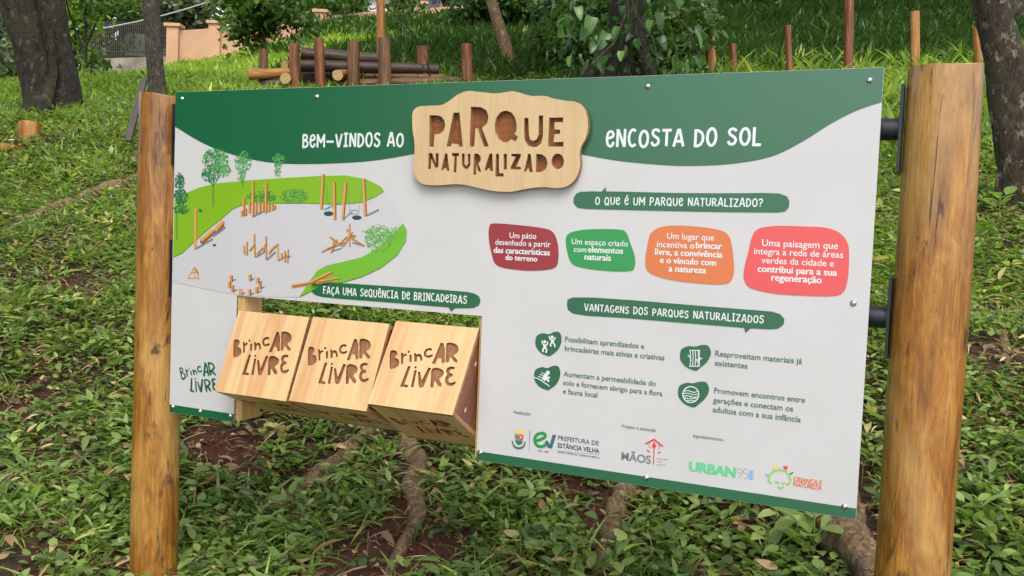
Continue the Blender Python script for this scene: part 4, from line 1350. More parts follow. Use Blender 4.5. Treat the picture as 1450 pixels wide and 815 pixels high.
# ------------------------------------------------------------------ roots
ROOTP = []
def root(pix, rads, label, seed, mat='root', lift=0.2):
    pts = []
    sp = smooth(pix, 5, False)
    n = len(sp)
    rr = []
    for i, (x, y) in enumerate(sp):
        p = gpix(x, y)
        f = i / (n - 1) * (len(rads) - 1)
        k = min(int(f), len(rads) - 2)
        r = rads[k] + (rads[k + 1] - rads[k]) * (f - k)
        r *= .88 * (1 + .12 * math.sin(i * 1.7 + seed))
        r *= .86
        rr.append(r)
        pts.append(Vector((p.x, p.y, p.z + r * lift)))
    ROOTP.extend((q, r_ * 1.5) for q, r_ in zip(pts, rr))
    o0 = pts[0].copy()
    b = MB()
    b.tube([q - o0 for q in pts], rr, 18, 0, 0, 0.26, seed)
    o = b.build('tree_root', M[mat], None, o0)
    tag(o, label, 'tree root', 'surface roots on the slope')
root([(2, 338), (50, 305), (115, 285), (150, 270), (215, 250)], [.03, .05, .06, .07, .06], 'long root crossing the grass left of the thin board post', 1)
root([(372, 740), (430, 692), (490, 645), (530, 608), (570, 560), (600, 520)], [.012, .05, .05, .055, .05, .04], 'slanting grey root under the turning cubes', 2)
root([(548, 822), (560, 790), (592, 735), (584, 690), (596, 660), (576, 635), (586, 600), (600, 560)], [.008, .03, .046, .055, .048, .058, .05, .05], 'lumpy twisted root below the cube with the brown side', 3)
root([(846, 815), (862, 760), (872, 725), (888, 690), (905, 640), (915, 590)], [.025, .045, .055, .05, .05, .04], 'straight root coming out under the lower edge of the board', 4)
root([(1262, 860), (1225, 800), (1200, 765), (1185, 725), (1190, 680), (1180, 620)], [.09, .10, .10, .095, .08, .06], 'thickest brown root beside the foot of the thick board post', 5)
root([(1410, 425), (1418, 460), (1424, 495), (1428, 525)], [.012, .02, .022, .012], 'thin bare root on the slope right of the thick board post', 6)
root([(1416, 500), (1400, 490), (1385, 512)], [.012, .011, .006], 'short forked twig of root next to the thin bare root', 7)

# ------------------------------------------------------------------ trees
LF_CARD = leaf_tpl(3, 0.36, 0.2, 0.15, 'ovate', 2)
LF_HEART = leaf_tpl(9, 0.40, 0.30, 0.30, 'heart')
def crown(bag, c, r, n, size, clumps, rng, base=.5):
    c = np.array(c); r = np.array(r)
    v = rng.normal(size=(clumps, 3)); v /= np.linalg.norm(v, axis=1)[:, None]
    cc = c + v * r * (rng.random((clumps, 1)) ** .45)
    tone = rng.normal(0, .16, clumps)
    k = rng.integers(0, clumps, n)
    sg = r.mean() / max(2.2, clumps ** .42)
    pos = cc[k] + rng.normal(size=(n, 3)) * sg * np.array([1, 1, .75])
    bag.add(LF_CARD, pos, rng.uniform(0, 6.28, n), rng.normal(-.2, .55, n), rng.normal(0, .7, n), size * rng.uniform(.6, 1.3, n), base + tone[k] + rng.normal(0, .16, n))
def tree(name, label, cat, base, path, rads, barkm, crowns, leafm, size, seed, limbs=(), group=None, rough=.08, nseg=18, base_tone=.45):
    rng = np.random.default_rng(seed)
    base = Vector(base)
    rt = empty(name, base)
    tag(rt, label, cat, group)
    b = MB()
    pp = [Vector(p) - base for p in path]
    if len(pp) > 2:
        # refine
        fine, fr = [], []
        for i in range(len(pp) - 1):
            for s in range(6):
                t = s / 6
                a0, a1, a2, a3 = pp[max(i - 1, 0)], pp[i], pp[i + 1], pp[min(i + 2, len(pp) - 1)]
                fine.append(.5 * (2 * a1 + (a2 - a0) * t + (2 * a0 - 5 * a1 + 4 * a2 - a3) * t * t + (3 * a1 - a0 - 3 * a2 + a3) * t ** 3))
                fr.append(rads[i] + (rads[i + 1] - rads[i]) * t)
        fine.append(pp[-1]); fr.append(rads[-1])
        pp, rr = fine, fr
    else:
        rr = list(rads)
    b.tube(pp, rr, nseg, 0, 0, rough, seed)
    for lp, lr in limbs:
        b.tube([Vector(q) - base for q in lp], lr, 10, 0, 0, .08, seed + len(lp))
    b.build('trunk', M[barkm], rt)
    if crowns:
        bag = Bag()
        for c, r, n, cl in crowns:
            crown(bag, Vector(c) - base, r, n, size, cl, rng, base_tone)
        bag.build('crown', M[leafm], rt, False)
    return rt

# big double trunk on the left
D1 = 10.3
b0 = at(68, 172, D1); b0.z = tz(b0.x, b0.y) - .1
pA = [b0 + Vector((.0, 0, 0)), at(60, 132, D1), at(44, 75, D1), at(22, 0, D1), at(-5, -90, D1), at(-40, -330, D1), at(-90, -620, D1 + .5)]
pB = [b0 + Vector((.10, .1, 0)), at(92, 125, D1 + .12), at(80, 65, D1 + .15), at(70, 0, D1 + .15), at(62, -90, D1 + .2), at(90, -330, D1 + .4), at(150, -620, D1 + 1)]
tb = tree('tree', 'thick dark mossy tree with a double trunk at the upper left', 'tree', b0, pA, [.26, .185, .165, .175, .16, .15, .10], 'bark_dark',
          [(at(-60, -640, 11), (2.2, 2.0, 1.3), 1700, 40), (at(170, -620, 11.5), (2.2, 2.0, 1.4), 1700, 40)], 'crown_dark', .17, 41,
          limbs=[(pB, [.24, .16, .145, .145, .135, .13, .09]), ([b0 + Vector((.06, -.34, -.1)), b0 + Vector((.06, -.16, .22)), at(76, 100, D1 - .08), at(70, 30, D1 - .06)], [.05, .07, .045, .03]),
                 ([b0 + Vector((-.30, -.12, -.05)), b0 + Vector((-.16, -.05, .16)), at(57, 125, D1 - .05)], [.06, .09, .06]), ([b0 + Vector((.34, -.05, -.05)), b0 + Vector((.2, .0, .16)), at(93, 118, D1)], [.06, .09, .06])], rough=.2, nseg=26)
# slim trunk behind the thin post
D2 = 12.0
b0 = gcol(224, D2)
tree('slim_tree', 'slim grey tree trunk rising behind the thin board post', 'tree', b0, [b0 - Vector((0, 0, .1)), at(222, 120, D2), at(217, 50, D2), at(212, -20, D2), at(206, -150, D2), at(200, -420, D2)], [.125, .108, .10, .098, .09, .05], 'bark_grey',
     [(at(205, -470, D2), (1.4, 1.4, 1.0), 1200, 26)], 'crown_mid', .16, 42)
# lichen-spotted trunk on the right
D3 = 6.5
b0 = at(1446, 300, D3); b0.z = tz(b0.x, b0.y) - .08
tree('leaning_tree', 'leaning lichen spotted tree trunk at the right edge of the picture', 'tree', b0, [b0, at(1446, 255, D3), at(1435, 170, D3), at(1422, 90, D3), at(1404, 0, D3), at(1385, -110, D3), at(1340, -400, D3), at(1320, -800, D3 + .5)], [.18, .15, .135, .125, .115, .11, .10, .07], 'bark_spot',
     [(at(1330, -950, 7), (1.7, 1.7, 1.0), 1300, 30)], 'crown_mid', .15, 43,
     limbs=[([b0 + Vector((-.3, -.05, .0)), b0 + Vector((-.12, 0, .12)), at(1425, 230, D3)], [.05, .07, .05])], rough=.09)
# vine-covered tree in the middle
D4 = 10.4
b0 = gcol(880, D4)
rl = []
for pts, r in (([(872, 60), (820, 95), (770, 112), (700, 135)], [.09, .075, .06, .04]), ([(868, 60), (845, 95), (825, 115), (810, 150)], [.07, .06, .055, .04]), ([(880, 50), (858, 90), (852, 120), (850, 150)], [.06, .05, .045, .04]), ([(900, 50), (930, 85), (960, 110), (985, 135)], [.08, .07, .06, .04])):
    q_ = [at(x, y, D4 - .15 - .22 * i) for i, (x, y) in enumerate(pts)]
    for i_ in (1, 2, 3):
        gz = tz(q_[i_].x, q_[i_].y)
        q_[i_].z = min(q_[i_].z, gz + (.28, .06, -.04)[i_ - 1])
    rl.append((q_, r))
vt = tree('rooted_tree', 'dark tree with spreading buttress roots and climbing leaves behind the plaque', 'tree', b0, [b0 - Vector((0, 0, .15)), at(884, 90, D4), at(888, 30, D4), at(885, -60, D4), at(880, -250, D4), at(890, -480, D4)], [.30, .24, .19, .17, .16, .10], 'bark_dark',
          [(at(880, -560, D4), (2.2, 2.0, 1.1), 2200, 40)], 'crown_dark', .17, 44, limbs=rl, rough=.15)
# climbing vine with big leaves
vr = empty('climbing_vine', at(870, 60, D4 - .6))
tag(vr, 'climbing vine with large heart shaped leaves around the rooted tree', 'vine')
vo = vr.location
b = MB()
rv = random.Random(5)
for pts in ([(890, -60), (886, 20), (870, 60), (838, 90)], [(886, -40), (900, 20), (925, 55), (932, 92)], [(880, -60), (845, 0), (815, 30), (800, 70)], [(890, -80), (930, -10), (975, 40), (990, 80)], [(889, -60), (890, 30)], [(870, -60), (790, -30), (768, 5)]):
    q = [at(x, y, D4 - .45 - .12 * i) - vo for i, (x, y) in enumerate(pts)]
    b.tube(q, [.008] * len(q), 8, 0)
b.build('stem', M['bark_grey'], vr)
bag = Bag()
vl = [(838, 38, 36, 250), (860, 60, 34, 262), (852, 92, 30, 280), (818, 20, 26, 300), (905, 12, 30, 255), (932, 30, 30, 300), (888, 33, 22, 0), (922, 38, 24, 260), (935, 62, 26, 300), (958, 90, 38, 262), (948, 70, 22, 190), (826, 50, 30, 262), (842, 70, 22, 240), (808, 88, 24, 266), (780, 8, 30, 280), (795, 62, 22, 100), (972, 20, 24, 80), (985, 58, 30, 300), (1000, 72, 26, 200), (868, 8, 24, 200), (850, 14, 22, 60), (760, 2, 18, 260), (948, 6, 22, 120), (902, 62, 20, 270), (880, 80, 20, 250), (816, 62, 24, 180), (990, 88, 24, 280), (965, 48, 20, 60), (830, 6, 22, 10), (876, 48, 26, 230), (915, -4, 26, 280), (800, 34, 22, 220), (970, 98, 24, 290), (812, 8, 20, 240)]
for x, y, s, a in vl:
    d = D4 - .75 + rv.uniform(-.3, .3)
    p = at(x, y - s * .4, d) - vo
    ar = R_(a + rv.uniform(-15, 15))
    dv = Vector((math.cos(ar), -.45 + rv.uniform(-.3, .3), math.sin(ar))).normalized()
    az = math.atan2(dv.y, dv.x); tl = math.asin(dv.z)
    bag.add(LF_HEART, np.array([p]), np.array([az]), np.array([tl]), np.array([rv.uniform(-.9, .9)]), np.array([s * .78 / FPX * d]), np.array([rv.uniform(.1, .75)]))
rg = np.random.default_rng(3)
n = 520
pos = np.array([at(rg.uniform(770, 1005), rg.uniform(-60, 104), D4 - .1 + rg.uniform(-.5, .5)) - vo for _ in range(n)])
bag.add(LF_HEART, pos, rg.uniform(0, 6.28, n), rg.normal(-.5, .6, n), rg.normal(0, .6, n), rg.uniform(.05, .13, n), rg.uniform(0, .6, n))
bag.build('leaves', M['vine'], vr)
# pale leaning stem behind the board, centre
D5 = 14.5
b0 = gcol(722, D5)
tree('sapling', 'thin pale leaning sapling trunk between log pile and rooted tree', 'tree', b0, [b0 - Vector((0, 0, .1)), at(717, 70, D5), at(708, 40, D5), at(698, 10, D5), at(688, -30, D5), at(670, -150, D5)], [.10, .095, .09, .085, .08, .05], 'root',
     [(at(660, -200, D5), (1.3, 1.2, .8), 1500, 26)], 'crown_mid', .14, 45)

# tall trees added with crowns out of view above, to shade the slope
for i, (px, d, hx, zc, cr_, n_, lb) in enumerate(((1312, 25, .4, 12.5, (3.6, 3.0, 1.5), 5200, 'tall tree whose pale foot shows at the top edge above the orange stake'), (1425, 17, .3, 10.5, (3.0, 2.8, 1.3), 4600, 'added shade tree hidden behind the leaning lichen spotted trunk'), (1165, 27, -.3, 13.0, (3.6, 3.0, 1.6), 5200, 'added shade tree hidden behind the bushes near the tall red stake'), (985, 19, .2, 10.5, (2.8, 2.6, 1.3), 4200, 'added shade tree hidden behind the shrub beside the vine'))):
    g = gcol(px, d)
    q = [g - Vector((0, 0, .2)), g + Vector((hx * .2, 0, 2)), g + Vector((hx * .6, 0, 5)), Vector((g.x + hx, d, zc))]
    tree('shade_tree', lb, 'tree', g, q, [.30, .2, .17, .08], 'bark_grey', [((g.x + hx, d, zc), cr_, n_ // 2, 50), ((g.x - 2.5, d - 1.5, zc - .4), (2.0, 1.8, 1.0), n_ // 5, 24)], 'crown_mid', .2, 120 + i)
for i, (x_, y_) in enumerate(((-7.5, 1.8), (-8.6, -1.0), (-11, 4.6), (-12, .5))):  # unseen trees added so the panel's left side reflects something dark
    g = Vector((x_, y_, tz(x_, y_)))
    tree('reflection_tree', 'dark tree added outside the picture on the left to darken the panel reflection', 'tree', g, [g - Vector((0, 0, .2)), g + Vector((.1, 0, 2)), g + Vector((.2, .1, 5))], [.24, .19, .1], 'bark_grey', [(g + Vector((.1, 0, 3.8)), (2.3, 2.2, 3.6), 6500, 80)], 'crown_dark', .26, 140 + i, group='trees added outside the picture for the panel reflection')

def bush(label, px, py, d, r, n, cl, leafm, size, seed, trunk=True, cat='shrub', name='shrub', group='shrubs at the back of the slope', tone=.45):
    c = at(px, py, d)
    g = Vector((c.x, c.y, tz(c.x, c.y)))
    top = Vector((c.x, c.y, max(c.z, g.z + .3)))
    return tree(name, label, cat, g, [g - Vector((0, 0, .1)), g.lerp(top, .4) + Vector((r[0] * .05, 0, 0)), top], [max(.03, r[0] * .05), max(.025, r[0] * .04), .02], 'bark_dark', [(c, r, n, cl)], leafm, size, seed,
                limbs=[([g.lerp(top, .35), g.lerp(top, .7) + Vector((s * r[0] * .35, 0, 0)), top + Vector((s * r[0] * .6, 0, r[2] * .25))], [r[0] * .03, r[0] * .025, .012]) for s in (-1, 1)], group=group, base_tone=tone, nseg=10)
gt = 'trees beyond the fence and wall'
bush('olive tree crown hanging over the fence beside the big double trunk', 120, -20, 20, (.85, .7, .62), 1700, 30, 'crown_mid', .12, 151, name='olive_tree', cat='tree', group=gt, tone=.6)
bush('dark green tree standing behind the fence near the slim trunk', 228, 30, 40, (1.3, 1.1, 1.2), 2200, 40, 'crown_dark', .2, 152, name='dark_tree', cat='tree', group=gt, tone=.35)
bush('pale olive bush behind the lower part of the iron fence', 150, 66, 36, (.9, .7, .6), 1300, 24, 'crown_mid', .17, 153, group=gt)
bush('grey tree at the far left edge behind the shrubs', 18, 30, 34, (1.7, 1.3, 1.5), 3400, 44, 'crown_grey', .24, 154, name='grey_tree', cat='tree', group=gt, tone=.3)
bush('large dark canopy tree filling the sky above the iron fence', 150, 8, 37, (1.9, 1.6, 1.0), 2700, 44, 'crown_mid', .2, 51, name='canopy_tree', cat='tree', group=gt)
bush('small lime green tree beside the big double trunk', 106, 36, 22, (.55, .5, .75), 900, 20, 'crown_light', .16, 52, name='young_tree', cat='tree', group=gt)
bush('blue green bushy tree over the corner of the peach wall', 262, 14, 37, (1.5, 1.2, 1.0), 3600, 44, 'crown_grey', .24, 53, name='bushy_tree', cat='tree', group=gt)
bush('full green tree with a dark stem in front of the peach wall', 370, 14, 26, (1.35, 1.1, .95), 5200, 46, 'crown_mid', .17, 54, name='garden_tree', cat='tree', group=gt)
bush('sparse light green tree behind the wall above the log pile', 470, 6, 40, (1.9, 1.4, .8), 1900, 34, 'crown_mid', .24, 55, name='sparse_tree', cat='tree', group=gt)
bush('feathery small tree beside the tall wooden pole', 566, 10, 30, (.75, .7, .6), 700, 18, 'crown_mid', .18, 56, name='feathery_tree', cat='tree', group=gt)
bush('grey green shrub behind the big double trunk at the left edge', 10, 110, 17, (1.1, .9, .7), 2600, 34, 'crown_grey', .13, 57)
bush('taller grey leaved shrub above the left edge shrub', 16, 55, 22, (1.0, .9, .8), 2200, 30, 'crown_grey', .17, 58)
bush('brownish thin shrub in front of the concrete wall', 118, 84, 24, (.65, .5, .42), 700, 16, 'crown_dark', .15, 59, tone=.8)
bush('dark leafy thicket just left of the rooted tree', 806, 28, 14.6, (.5, .6, .7), 2400, 40, 'crown_mid', .10, 60, tone=.35)
bush('dark tall thicket filling the gap right of the log pile', 716, -4, 20.0, (1.2, .9, .7), 4200, 50, 'crown_mid', .14, 61, tone=.25)
bush('dense dark shrub behind the vine leaves', 890, 0, 13.5, (1.0, .8, .8), 3000, 46, 'crown_mid', .10, 62, tone=.35)
bush('green leafy shrub between vine and the pale stake', 960, 60, 12.4, (.4, .4, .5), 1500, 22, 'crown_mid', .12, 63)
bush('bluish dark shrub high on the slope above the shortest stake', 1080, -8, 22, (1.0, .8, .55), 2600, 30, 'crown_grey', .2, 64, tone=.15)
bush('dark broad shrub high on the slope near the tall red stake', 1180, -14, 24, (1.2, .9, .6), 2600, 30, 'crown_dark', .2, 65)
bush('dark tree crown behind the plaque area at the top edge', 790, -70, 22, (2.2, 1.4, 1.3), 4200, 44, 'crown_dark', .22, 66, name='shade_tree', cat='tree')
for i, (px, py, d, s, lb) in enumerate(((-60, -20, 46, 3.4, 'distant tree at the far left edge'), (60, -40, 52, 3.6, 'distant dark tree seen left of the big double trunk top'), (200, 0, 55, 2.6, 'distant tree showing through the iron fence'), (330, -30, 50, 2.6, 'distant tree above the middle of the peach wall'), (430, -36, 56, 2.8, 'distant tree right of the garden tree'), (530, -34, 60, 2.6, 'distant tree behind the tall pole'), (650, -40, 48, 2.2, 'distant tree above the grassy bank'))):
    bush(lb, px, py, d, (s, s * .8, s * .62), 2300, 46, ('crown_mid', 'crown_dark', 'crown_grey')[i % 3], .34, 80 + i, name='distant_tree', cat='tree', group='distant trees along the top')

# ------------------------------------------------------------------ walls, fence, houses
def wall_run(pix, d0, name, label, cat, mat, wallh_px, pil):
    rt = empty(name, at(pix[0][0], pix[0][1], pix[0][2]))
    tag(rt, label, cat)
    o0 = Vector(rt.location)
    for i in range(len(pix) - 1):
        a, c = at(*pix[i]), at(*pix[i + 1])
        dirv = Vector((c.x - a.x, c.y - a.y, 0)); L = dirv.length; dirv.normalize()
        nn = Vector((-dirv.y, dirv.x, 0)) * .09
        low = min(tz(a.x, a.y), tz(c.x, c.y)) - .4
        vs_ = []
        for q in (a, c):
            for s in (-1, 1):
                vs_ += [Vector((q.x, q.y, low)) + nn * s - o0, Vector((q.x, q.y, q.z)) + nn * s - o0]
        b = MB()
        b.add(vs_, [(0, 4, 5, 1), (2, 3, 7, 6), (1, 5, 7, 3), (0, 1, 3, 2), (4, 6, 7, 5), (0, 2, 6, 4)])
        b.build('wall_panel', M[mat], rt)
    for k in pil:
        a = at(*pix[k]) - o0
        lw = tz(a.x + o0.x, a.y + o0.y) - .4 - o0.z
        b = MB()
        b.box(a.x - .19, a.x + .19, a.y - .19, a.y + .19, lw, a.z + .12)
        b.box(a.x - .26, a.x + .26, a.y - .26, a.y + .26, a.z + .121, a.z + .22)
        b.build('pillar', M[mat], rt)
    return rt
wall_run([(247, 44, 31.5), (306, 40, 32), (380, 34, 32.5), (455, 24, 33), (530, 16, 34), (597, 12, 35), (665, 8, 36)], 0, 'garden_wall', 'long peach rendered garden wall with square pillars along the crest', 'wall', 'pink', 40, (0, 1, 3, 5))
wall_run([(120, 84, 33), (180, 82, 33), (242, 80, 33)], 0, 'concrete_wall', 'low stained concrete wall carrying the iron fence', 'wall', 'concrete', 20, ())
f0 = at(140, 80, 33)
fr = empty('iron_fence', f0)
tag(fr, 'dark iron fence of thin vertical bars on the concrete wall', 'fence')
b = MB()
n = 44
for i in range(n):
    x = 120 + (242 - 120) * i / (n - 1)
    a = at(x, 84 - (x - 120) * .033, 33) - f0; c = at(x, 30, 33) - f0
    b.tube([a, c], .024, 5, 0)
b.build('bars', M['iron'], fr)
for yy in (36, 74):
    b = MB()
    b.tube([at(120, yy, 33) - f0, at(242, yy - 2, 33) - f0], .025, 6, 0)
    b.build('rail', M['iron'], fr)
def house(label, x0, x1, ytop, d, mat, roof, seed):
    a, c = at(x0, ytop, d), at(x1, ytop, d)
    low = tz(a.x, a.y) - .5
    rt = empty('house', (a.x, a.y, low))
    tag(rt, label, 'house')
    w = c.x - a.x; h = a.z - low
    b = MB(); b.box(0, w, 0, 5, 0, h); b.build('wall', M[mat], rt)
    if roof:
        b = MB()
        b.add([(-.5, -.5, h), (w + .5, -.5, h), (w + .5, 5.5, h), (-.5, 5.5, h), (-.5, 2.5, h + 1.4), (w + .5, 2.5, h + 1.4)], [(0, 1, 5, 4), (2, 3, 4, 5), (0, 4, 3), (1, 2, 5), (0, 3, 2, 1)])
        b.build('roof', M['rooftile'], rt)
    for k in (.3, .7):
        wn_ = MB(); wn_.box(w * k - .5, w * k + .5, -.03, .02, h - 2.1, h - .9); wn_.build('window', M['window'], rt)
    return rt
house('pale pink house at the top edge behind the garden wall', 585, 668, -50, 48, 'pink_pale', True, 1)
house('white house glimpsed through the iron fence', 168, 204, 46, 39, 'whitewash', False, 2)
house('white house behind the wall above the log pile', 395, 560, -10, 58, 'whitewash', True, 3)
# power cable
b = MB()
q = []
for i in range(13):
    t = i / 12
    x = 128 + (330 - 128) * t
    y = 43 - 52 * t + 5 * math.sin(math.pi * t)
    q.append(at(x, y, 30))
o0 = q[0].copy()
b.tube([p_ - o0 for p_ in q], .022, 6, 0)
o = b.build('power_cable', M['cable'], None, o0)
tag(o, 'pale power cable strung across the trees in front of the iron fence', 'cable')
g = gcol(128, 30)
timber_tube('cable_post', (g.x, g.y, g.z - .3), at(128, 40, 30), .1, .08, 'log_dark', 'thin dark post holding the pale power cable', 'post', None, 77)

# ------------------------------------------------------------------ ground vegetation
OV = leaf_tpl(5, 0.30, 0.25, 0.28, 'ovate')
OV2 = leaf_tpl(5, 0.22, 0.3, 0.35, 'ovate')
RD = leaf_tpl(5, 0.46, 0.18, 0.10, 'round')
OVF = leaf_tpl(3, 0.30, 0.2, 0.25, 'ovate', 2)
BL5 = leaf_tpl(6, 0.055, 0.35, 0.55, 'blade', 3)
BL3 = leaf_tpl(4, 0.045, 0, 0.5, 'blade', 2)
BLF = leaf_tpl(3, 0.05, 0, 0.45, 'blade', 2)
def scatter(d0, d1, dens, seed, tmax=None):
    tmax = tmax or (1.0 if d1 < 10 else .74)
    rng = np.random.default_rng(seed)
    area = tmax * (d1 * d1 - d0 * d0)
    n = int(area * dens)
    d = np.sqrt(rng.random(n) * (d1 * d1 - d0 * d0) + d0 * d0)
    t = rng.uniform(-tmax, tmax, n)
    return t * d, d, rng
BARE = [(gpix(330, 650), .34), (gpix(555, 778), .30), (gpix(480, 800), .25), (gpix(835, 735), .22), (gpix(795, 700), .16), (gpix(190, 805), .22), (gpix(290, 615), .25), (gpix(1400, 500), .35), (gpix(620, 790), .2), (gpix(1420, 440), .3), (gpix(130, 405), .4), (gpix(40, 790), .25)]
def bare_mask(x, y):
    m_ = np.ones(len(x))
    for p_, r in BARE:
        r = r * .78 if p_.y < 4.6 else r * .6
        dd = np.hypot(x - p_.x, (y - p_.y) * .8) / r + (vnoise(x * 6, y * 6, 77) - .5) * .5
        m_ = m_ * np.clip((dd - .35) * 1.6, .10, 1)
    for p_, r in ROOTP:
        dd = np.hypot(x - p_.x, y - p_.y - r * .3) / (r + .02)
        m_ = m_ * np.clip((dd - .5) * 2, .12, 1)
    return m_
def cover_mask(x, y, bare=True):
    m_ = vnoise(x * 1.6 + 7, y * 1.6, 31) * .6 + vnoise(x * 4.3, y * 4.3, 33) * .4
    m_ = np.clip((m_ - .22) * 4.5, 0.2, 1)
    return m_ * bare_mask(x, y) if bare else m_
def zon(x, y):
    return np.stack([x, y, terrain(x, y)], -1)
cov, grs, lit = Bag(), Bag(), Bag()
# rosettes of broad leaves near the board
x, y, rng = scatter(2.0, 7.8, 520, 1)
keep = rng.random(len(x)) < cover_mask(x, y)
x, y = x[keep], y[keep]
kind = vnoise(x * 2.2, y * 2.2, 41) + rng.normal(0, .18, len(x))
P0 = zon(x, y)
for tpl, sel, s0, s1, k, tl in ((RD, kind > .62, .022, .046, 4, .25), (OV, (kind <= .62) & (kind > .34), .035, .075, 5, .35), (OV2, kind <= .34, .04, .085, 5, .45)):
    p_ = P0[sel]
    n = len(p_)
    a0 = rng.uniform(0, 6.28, n)
    tone = rng.normal(.45, .2, n)
    s = rng.uniform(s0, s1, n) * np.clip(.9 - .06 * (p_[:, 1] - 3), .6, .9)
    for j in range(k):
        h = rng.uniform(.0, .075, n)
        az = a0 + j * 6.28 / k + rng.normal(0, .35, n)
        pp = p_ + np.stack([np.cos(az) * s * .35, np.sin(az) * s * .35, h], -1)
        cov.add(tpl, pp, az, rng.normal(tl, .35, n), rng.normal(0, .3, n), s * rng.uniform(.7, 1.2, n), tone + rng.normal(0, .12, n))
# scattered larger weeds
x, y, rng = scatter(2.2, 9.0, 16, 91)
keep = rng.random(len(x)) < cover_mask(x, y)
x, y = x[keep], y[keep]
p_ = zon(x, y); n = len(x)
a0 = rng.uniform(0, 6.28, n); tone = rng.normal(.55, .2, n); s = rng.uniform(.045, .085, n)
for j in range(7):
    az = a0 + j * 2.4 + rng.normal(0, .25, n)
    h = rng.uniform(.02, .11, n)
    cov.add(OV2 if j % 2 else OV, p_ + np.stack([np.cos(az) * .02, np.sin(az) * .02, h], -1), az, rng.normal(.45, .3, n), rng.normal(0, .3, n), s * rng.uniform(.7, 1.15, n), tone + rng.normal(0, .1, n))
# grass blades in tufts near
def tufts(bag, d0, d1, dens, seed, k, tpl, s0, s1, mask=True, tone=.45, spread=.03, wid=1.0, zone=None, tl=.95):
    x, y, rng = scatter(d0, d1, dens, seed)
    keep = np.ones(len(x), bool)
    if mask:
        keep &= rng.random(len(x)) < cover_mask(x + 3.3, y + 1.7, False) * bare_mask(x, y) * np.clip(vnoise(x * .9, y * .9, 55) * 2.2 - .35, .12, 1)
    if zone is not None:
        keep &= zone(x, y, rng)
    x, y = x[keep], y[keep]
    p_ = zon(x, y)
    n = len(x)
    tn = rng.normal(tone, .18, n)
    sz = rng.uniform(s0, s1, n)
    for j in range(k):
        az = rng.uniform(0, 6.28, n)
        pp = p_ + np.stack([rng.normal(0, spread, n), rng.normal(0, spread, n), np.full(n, -.005)], -1)
        bag.add(tpl, pp, az, rng.normal(tl, .28, n), rng.normal(0, .4, n), sz * rng.uniform(.6, 1.2, n), tn + rng.normal(0, .12, n), np.full(n, wid) * rng.uniform(.7, 1.3, n))
tufts(grs, 2.0, 7.6, 540, 2, 7, BL5, .05, .15, wid=1.15, tl=.7)
# middle distance
x, y, rng = scatter(7.6, 14.5, 330, 5)
keep = rng.random(len(x)) < cover_mask(x * .8, y * .8)
x, y = x[keep], y[keep]
p_ = zon(x, y); n = len(x)
tn = rng.normal(.4, .2, n)
for j in range(4):
    cov.add(OVF, p_ + rng.normal(0, .03, (n, 3)) + np.array([0, 0, .03]), rng.uniform(0, 6.28, n), rng.normal(.35, .4, n), rng.normal(0, .3, n), rng.uniform(.04, .085, n), tn + rng.normal(0, .1, n))
tufts(grs, 7.6, 14.5, 300, 6, 6, BL3, .07, .17, wid=1.3, tone=.5)
# right-hand slope: taller coarse tufts around the stakes
tufts(grs, 9.0, 14.0, 26, 8, 9, BL3, .2, .42, mask=False, wid=1.7, tone=.55, spread=.05, zone=lambda x, y, r: (x / y > .12) & (r.random(len(x)) < np.where((y > 11.4) & (y < 12.9), .3, .8)))
cov.build('ground_cover', M['cover'])
tag(bpy.data.objects['ground_cover'], kind='stuff')
grs.build('grass', M['grass'])
tag(bpy.data.objects['grass'], kind='stuff')
# the meadow on the left, beyond the big trunk, sunlight put into its colour
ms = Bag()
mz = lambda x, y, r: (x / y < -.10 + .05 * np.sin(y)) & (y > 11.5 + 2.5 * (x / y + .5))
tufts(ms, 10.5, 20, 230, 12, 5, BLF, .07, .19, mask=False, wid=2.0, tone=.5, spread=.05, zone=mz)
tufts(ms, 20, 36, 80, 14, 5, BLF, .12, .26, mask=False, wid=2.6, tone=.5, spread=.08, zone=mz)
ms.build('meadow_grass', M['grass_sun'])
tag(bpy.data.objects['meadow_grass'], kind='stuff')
# the bank in the middle and right, tree shade put into its colour
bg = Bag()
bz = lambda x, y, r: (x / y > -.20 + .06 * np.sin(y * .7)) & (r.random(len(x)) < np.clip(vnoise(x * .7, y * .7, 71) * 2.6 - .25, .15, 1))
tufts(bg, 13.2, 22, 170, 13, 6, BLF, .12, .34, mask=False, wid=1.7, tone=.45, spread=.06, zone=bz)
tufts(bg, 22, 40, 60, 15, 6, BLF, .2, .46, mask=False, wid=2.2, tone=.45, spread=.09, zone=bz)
bg.build('bank_grass', M['grass_shaded'])
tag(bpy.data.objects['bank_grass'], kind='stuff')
# litter of dry leaves and straw
x, y, rng = scatter(2.0, 10.5, 620, 21)
keep = rng.random(len(x)) < np.clip(1.1 - cover_mask(x, y, False) * .55, 0, 1) * np.clip(bare_mask(x, y) + .45, 0, 1)
x, y = x[keep], y[keep]
p_ = zon(x, y) + np.array([0, 0, .012]); n = len(x)
lit.add(OV2, p_, rng.uniform(0, 6.28, n), rng.normal(.05, .25, n), rng.normal(0, .5, n), rng.uniform(.02, .07, n), rng.beta(1.5, 2.0, n), rng.uniform(.5, 1.3, n))
x, y, rng = scatter(2.0, 9.0, 340, 22)
p_ = zon(x, y) + np.array([0, 0, .015]); n = len(x)
lit.add(BL3, p_, rng.uniform(0, 6.28, n), rng.normal(.05, .18, n), rng.normal(0, .5, n), rng.uniform(.03, .13, n), rng.beta(1.6, 2.2, n), rng.uniform(.4, .9, n))
x, y, rng = scatter(2.0, 9.5, 150, 23)
p_ = zon(x, y); n = len(x)
p_[:, 2] += rng.uniform(.02, .07, n)
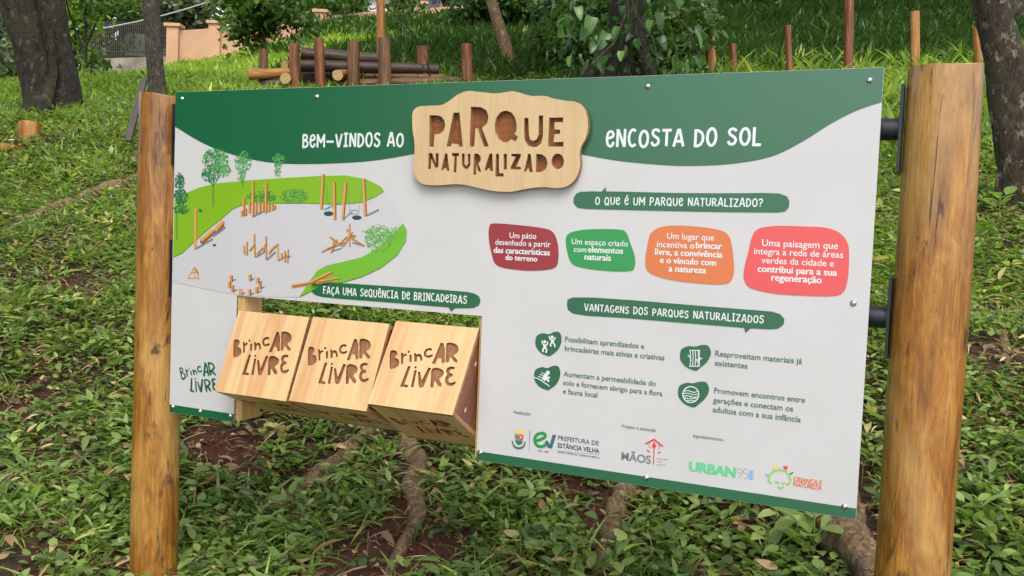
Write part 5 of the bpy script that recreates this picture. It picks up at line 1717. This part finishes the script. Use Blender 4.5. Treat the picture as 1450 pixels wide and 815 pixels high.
lit.add(OV2, p_, rng.uniform(0, 6.28, n), rng.normal(.0, .3, n), rng.normal(0, .6, n), rng.uniform(.02, .075, n), rng.beta(2.0, 1.8, n), rng.uniform(.35, 1.2, n))
x, y, rng = scatter(2.0, 8.0, 90, 24)
p_ = zon(x, y); n = len(x)
p_[:, 2] += rng.uniform(.02, .07, n)
lit.add(BL3, p_, rng.uniform(0, 6.28, n), rng.normal(.0, .2, n), rng.normal(0, .5, n), rng.uniform(.05, .18, n), rng.beta(2, 1.8, n), rng.uniform(.4, .9, n))
# crumbs of soil and bits of bark on the bare patches
CRUMB = (np.array([[-.5, 0, -.4], [.5, 0, -.4], [.6, .9, -.4], [-.4, 1, -.4], [-.3, .2, .4], [.35, .15, .35], [.3, .75, .45], [-.2, .8, .3]]), np.array([[0, 1, 5, 4], [1, 2, 6, 5], [2, 3, 7, 6], [3, 0, 4, 7], [4, 5, 6, 7]]))
crb = Bag()
x, y, rng2 = scatter(2.0, 7.5, 900, 25)
keep = rng2.random(len(x)) < np.clip(1.15 - bare_mask(x, y), .12, 1)
x, y = x[keep], y[keep]
n = len(x)
crb.add(CRUMB, zon(x, y) + np.array([0, 0, .003]), rng2.uniform(0, 6.28, n), rng2.normal(0, .4, n), rng2.normal(0, .6, n), .004 + .016 * rng2.beta(1.1, 4, n), rng2.random(n))
crb.build('soil_crumbs', M['crumb'], None, False)
tag(bpy.data.objects['soil_crumbs'], kind='stuff')
lit.build('leaf_litter', M['litter'])
tag(bpy.data.objects['leaf_litter'], kind='stuff')

# single plants that stand out
def plant(px, py, n, s, label, seed, tpl=OV, mat='cover', tone=.7, el=.55):
    rng = np.random.default_rng(seed)
    g = gpix(px, py)
    rt = empty('broadleaf_plant', g)
    tag(rt, label, 'plant', 'broad leaved plants under the board')
    bag = Bag()
    b = MB()
    for i in range(n):
        az = i * 2.4 + rng.normal(0, .2)
        h = .02 + .11 * s / .1 * i / n
        r = .02 + .03 * rng.random()
        q = np.array([[math.cos(az) * r, math.sin(az) * r, h]])
        bag.add(tpl, q, np.array([az]), np.array([rng.normal(el, .25)]), np.array([rng.normal(0, .25)]), np.array([s * rng.uniform(.75, 1.15)]), np.array([rng.normal(tone, .12)]))
        b.tube([(0, 0, max(0, h - .03)), tuple(q[0])], .0022, 5)
    b.tube([(0, 0, -.02), (.004, 0, .06), (0, .003, .02 + .11 * s / .1)], .0032, 6)
    b.build('stem', M['stem'], rt)
    bag.build('leaves', M[mat], rt)
plant(1150, 790, 13, .115, 'largest broad leaved plant below the right end of the board', 1)
plant(1085, 800, 9, .10, 'broad leaved plant left of the largest one under the board', 2)
plant(870, 812, 8, .10, 'pale green plant at the foot of the straight root', 3, tone=.85)
plant(735, 800, 8, .075, 'small clover like plant on the red soil', 4, RD, tone=.9)
plant(1415, 300, 9, .10, 'glossy leaved seedling at the foot of the leaning trunk', 5, RD)
for i, (px, py, a, s, lb) in enumerate(((462, 700, 1.9, .17, 'long pale dry leaf leaning on the slanting root'), (482, 692, 1.0, .15, 'second dry leaf crossing the long pale one on the root'), (440, 800, .9, .13, 'curled tan dry leaf at the bottom edge under the cubes'))):
    g = gpix(px, py)
    bag = Bag()
    bag.add(OV2, np.array([[0, 0, .03]]), np.array([a]), np.array([.55]), np.array([1.0]), np.array([s]), np.array([.72]), np.array([.7]))
    o = bag.build('dry_leaf', M['litter'])
    o.location = g
    tag(o, lb, 'dry leaf', 'large dry leaves')
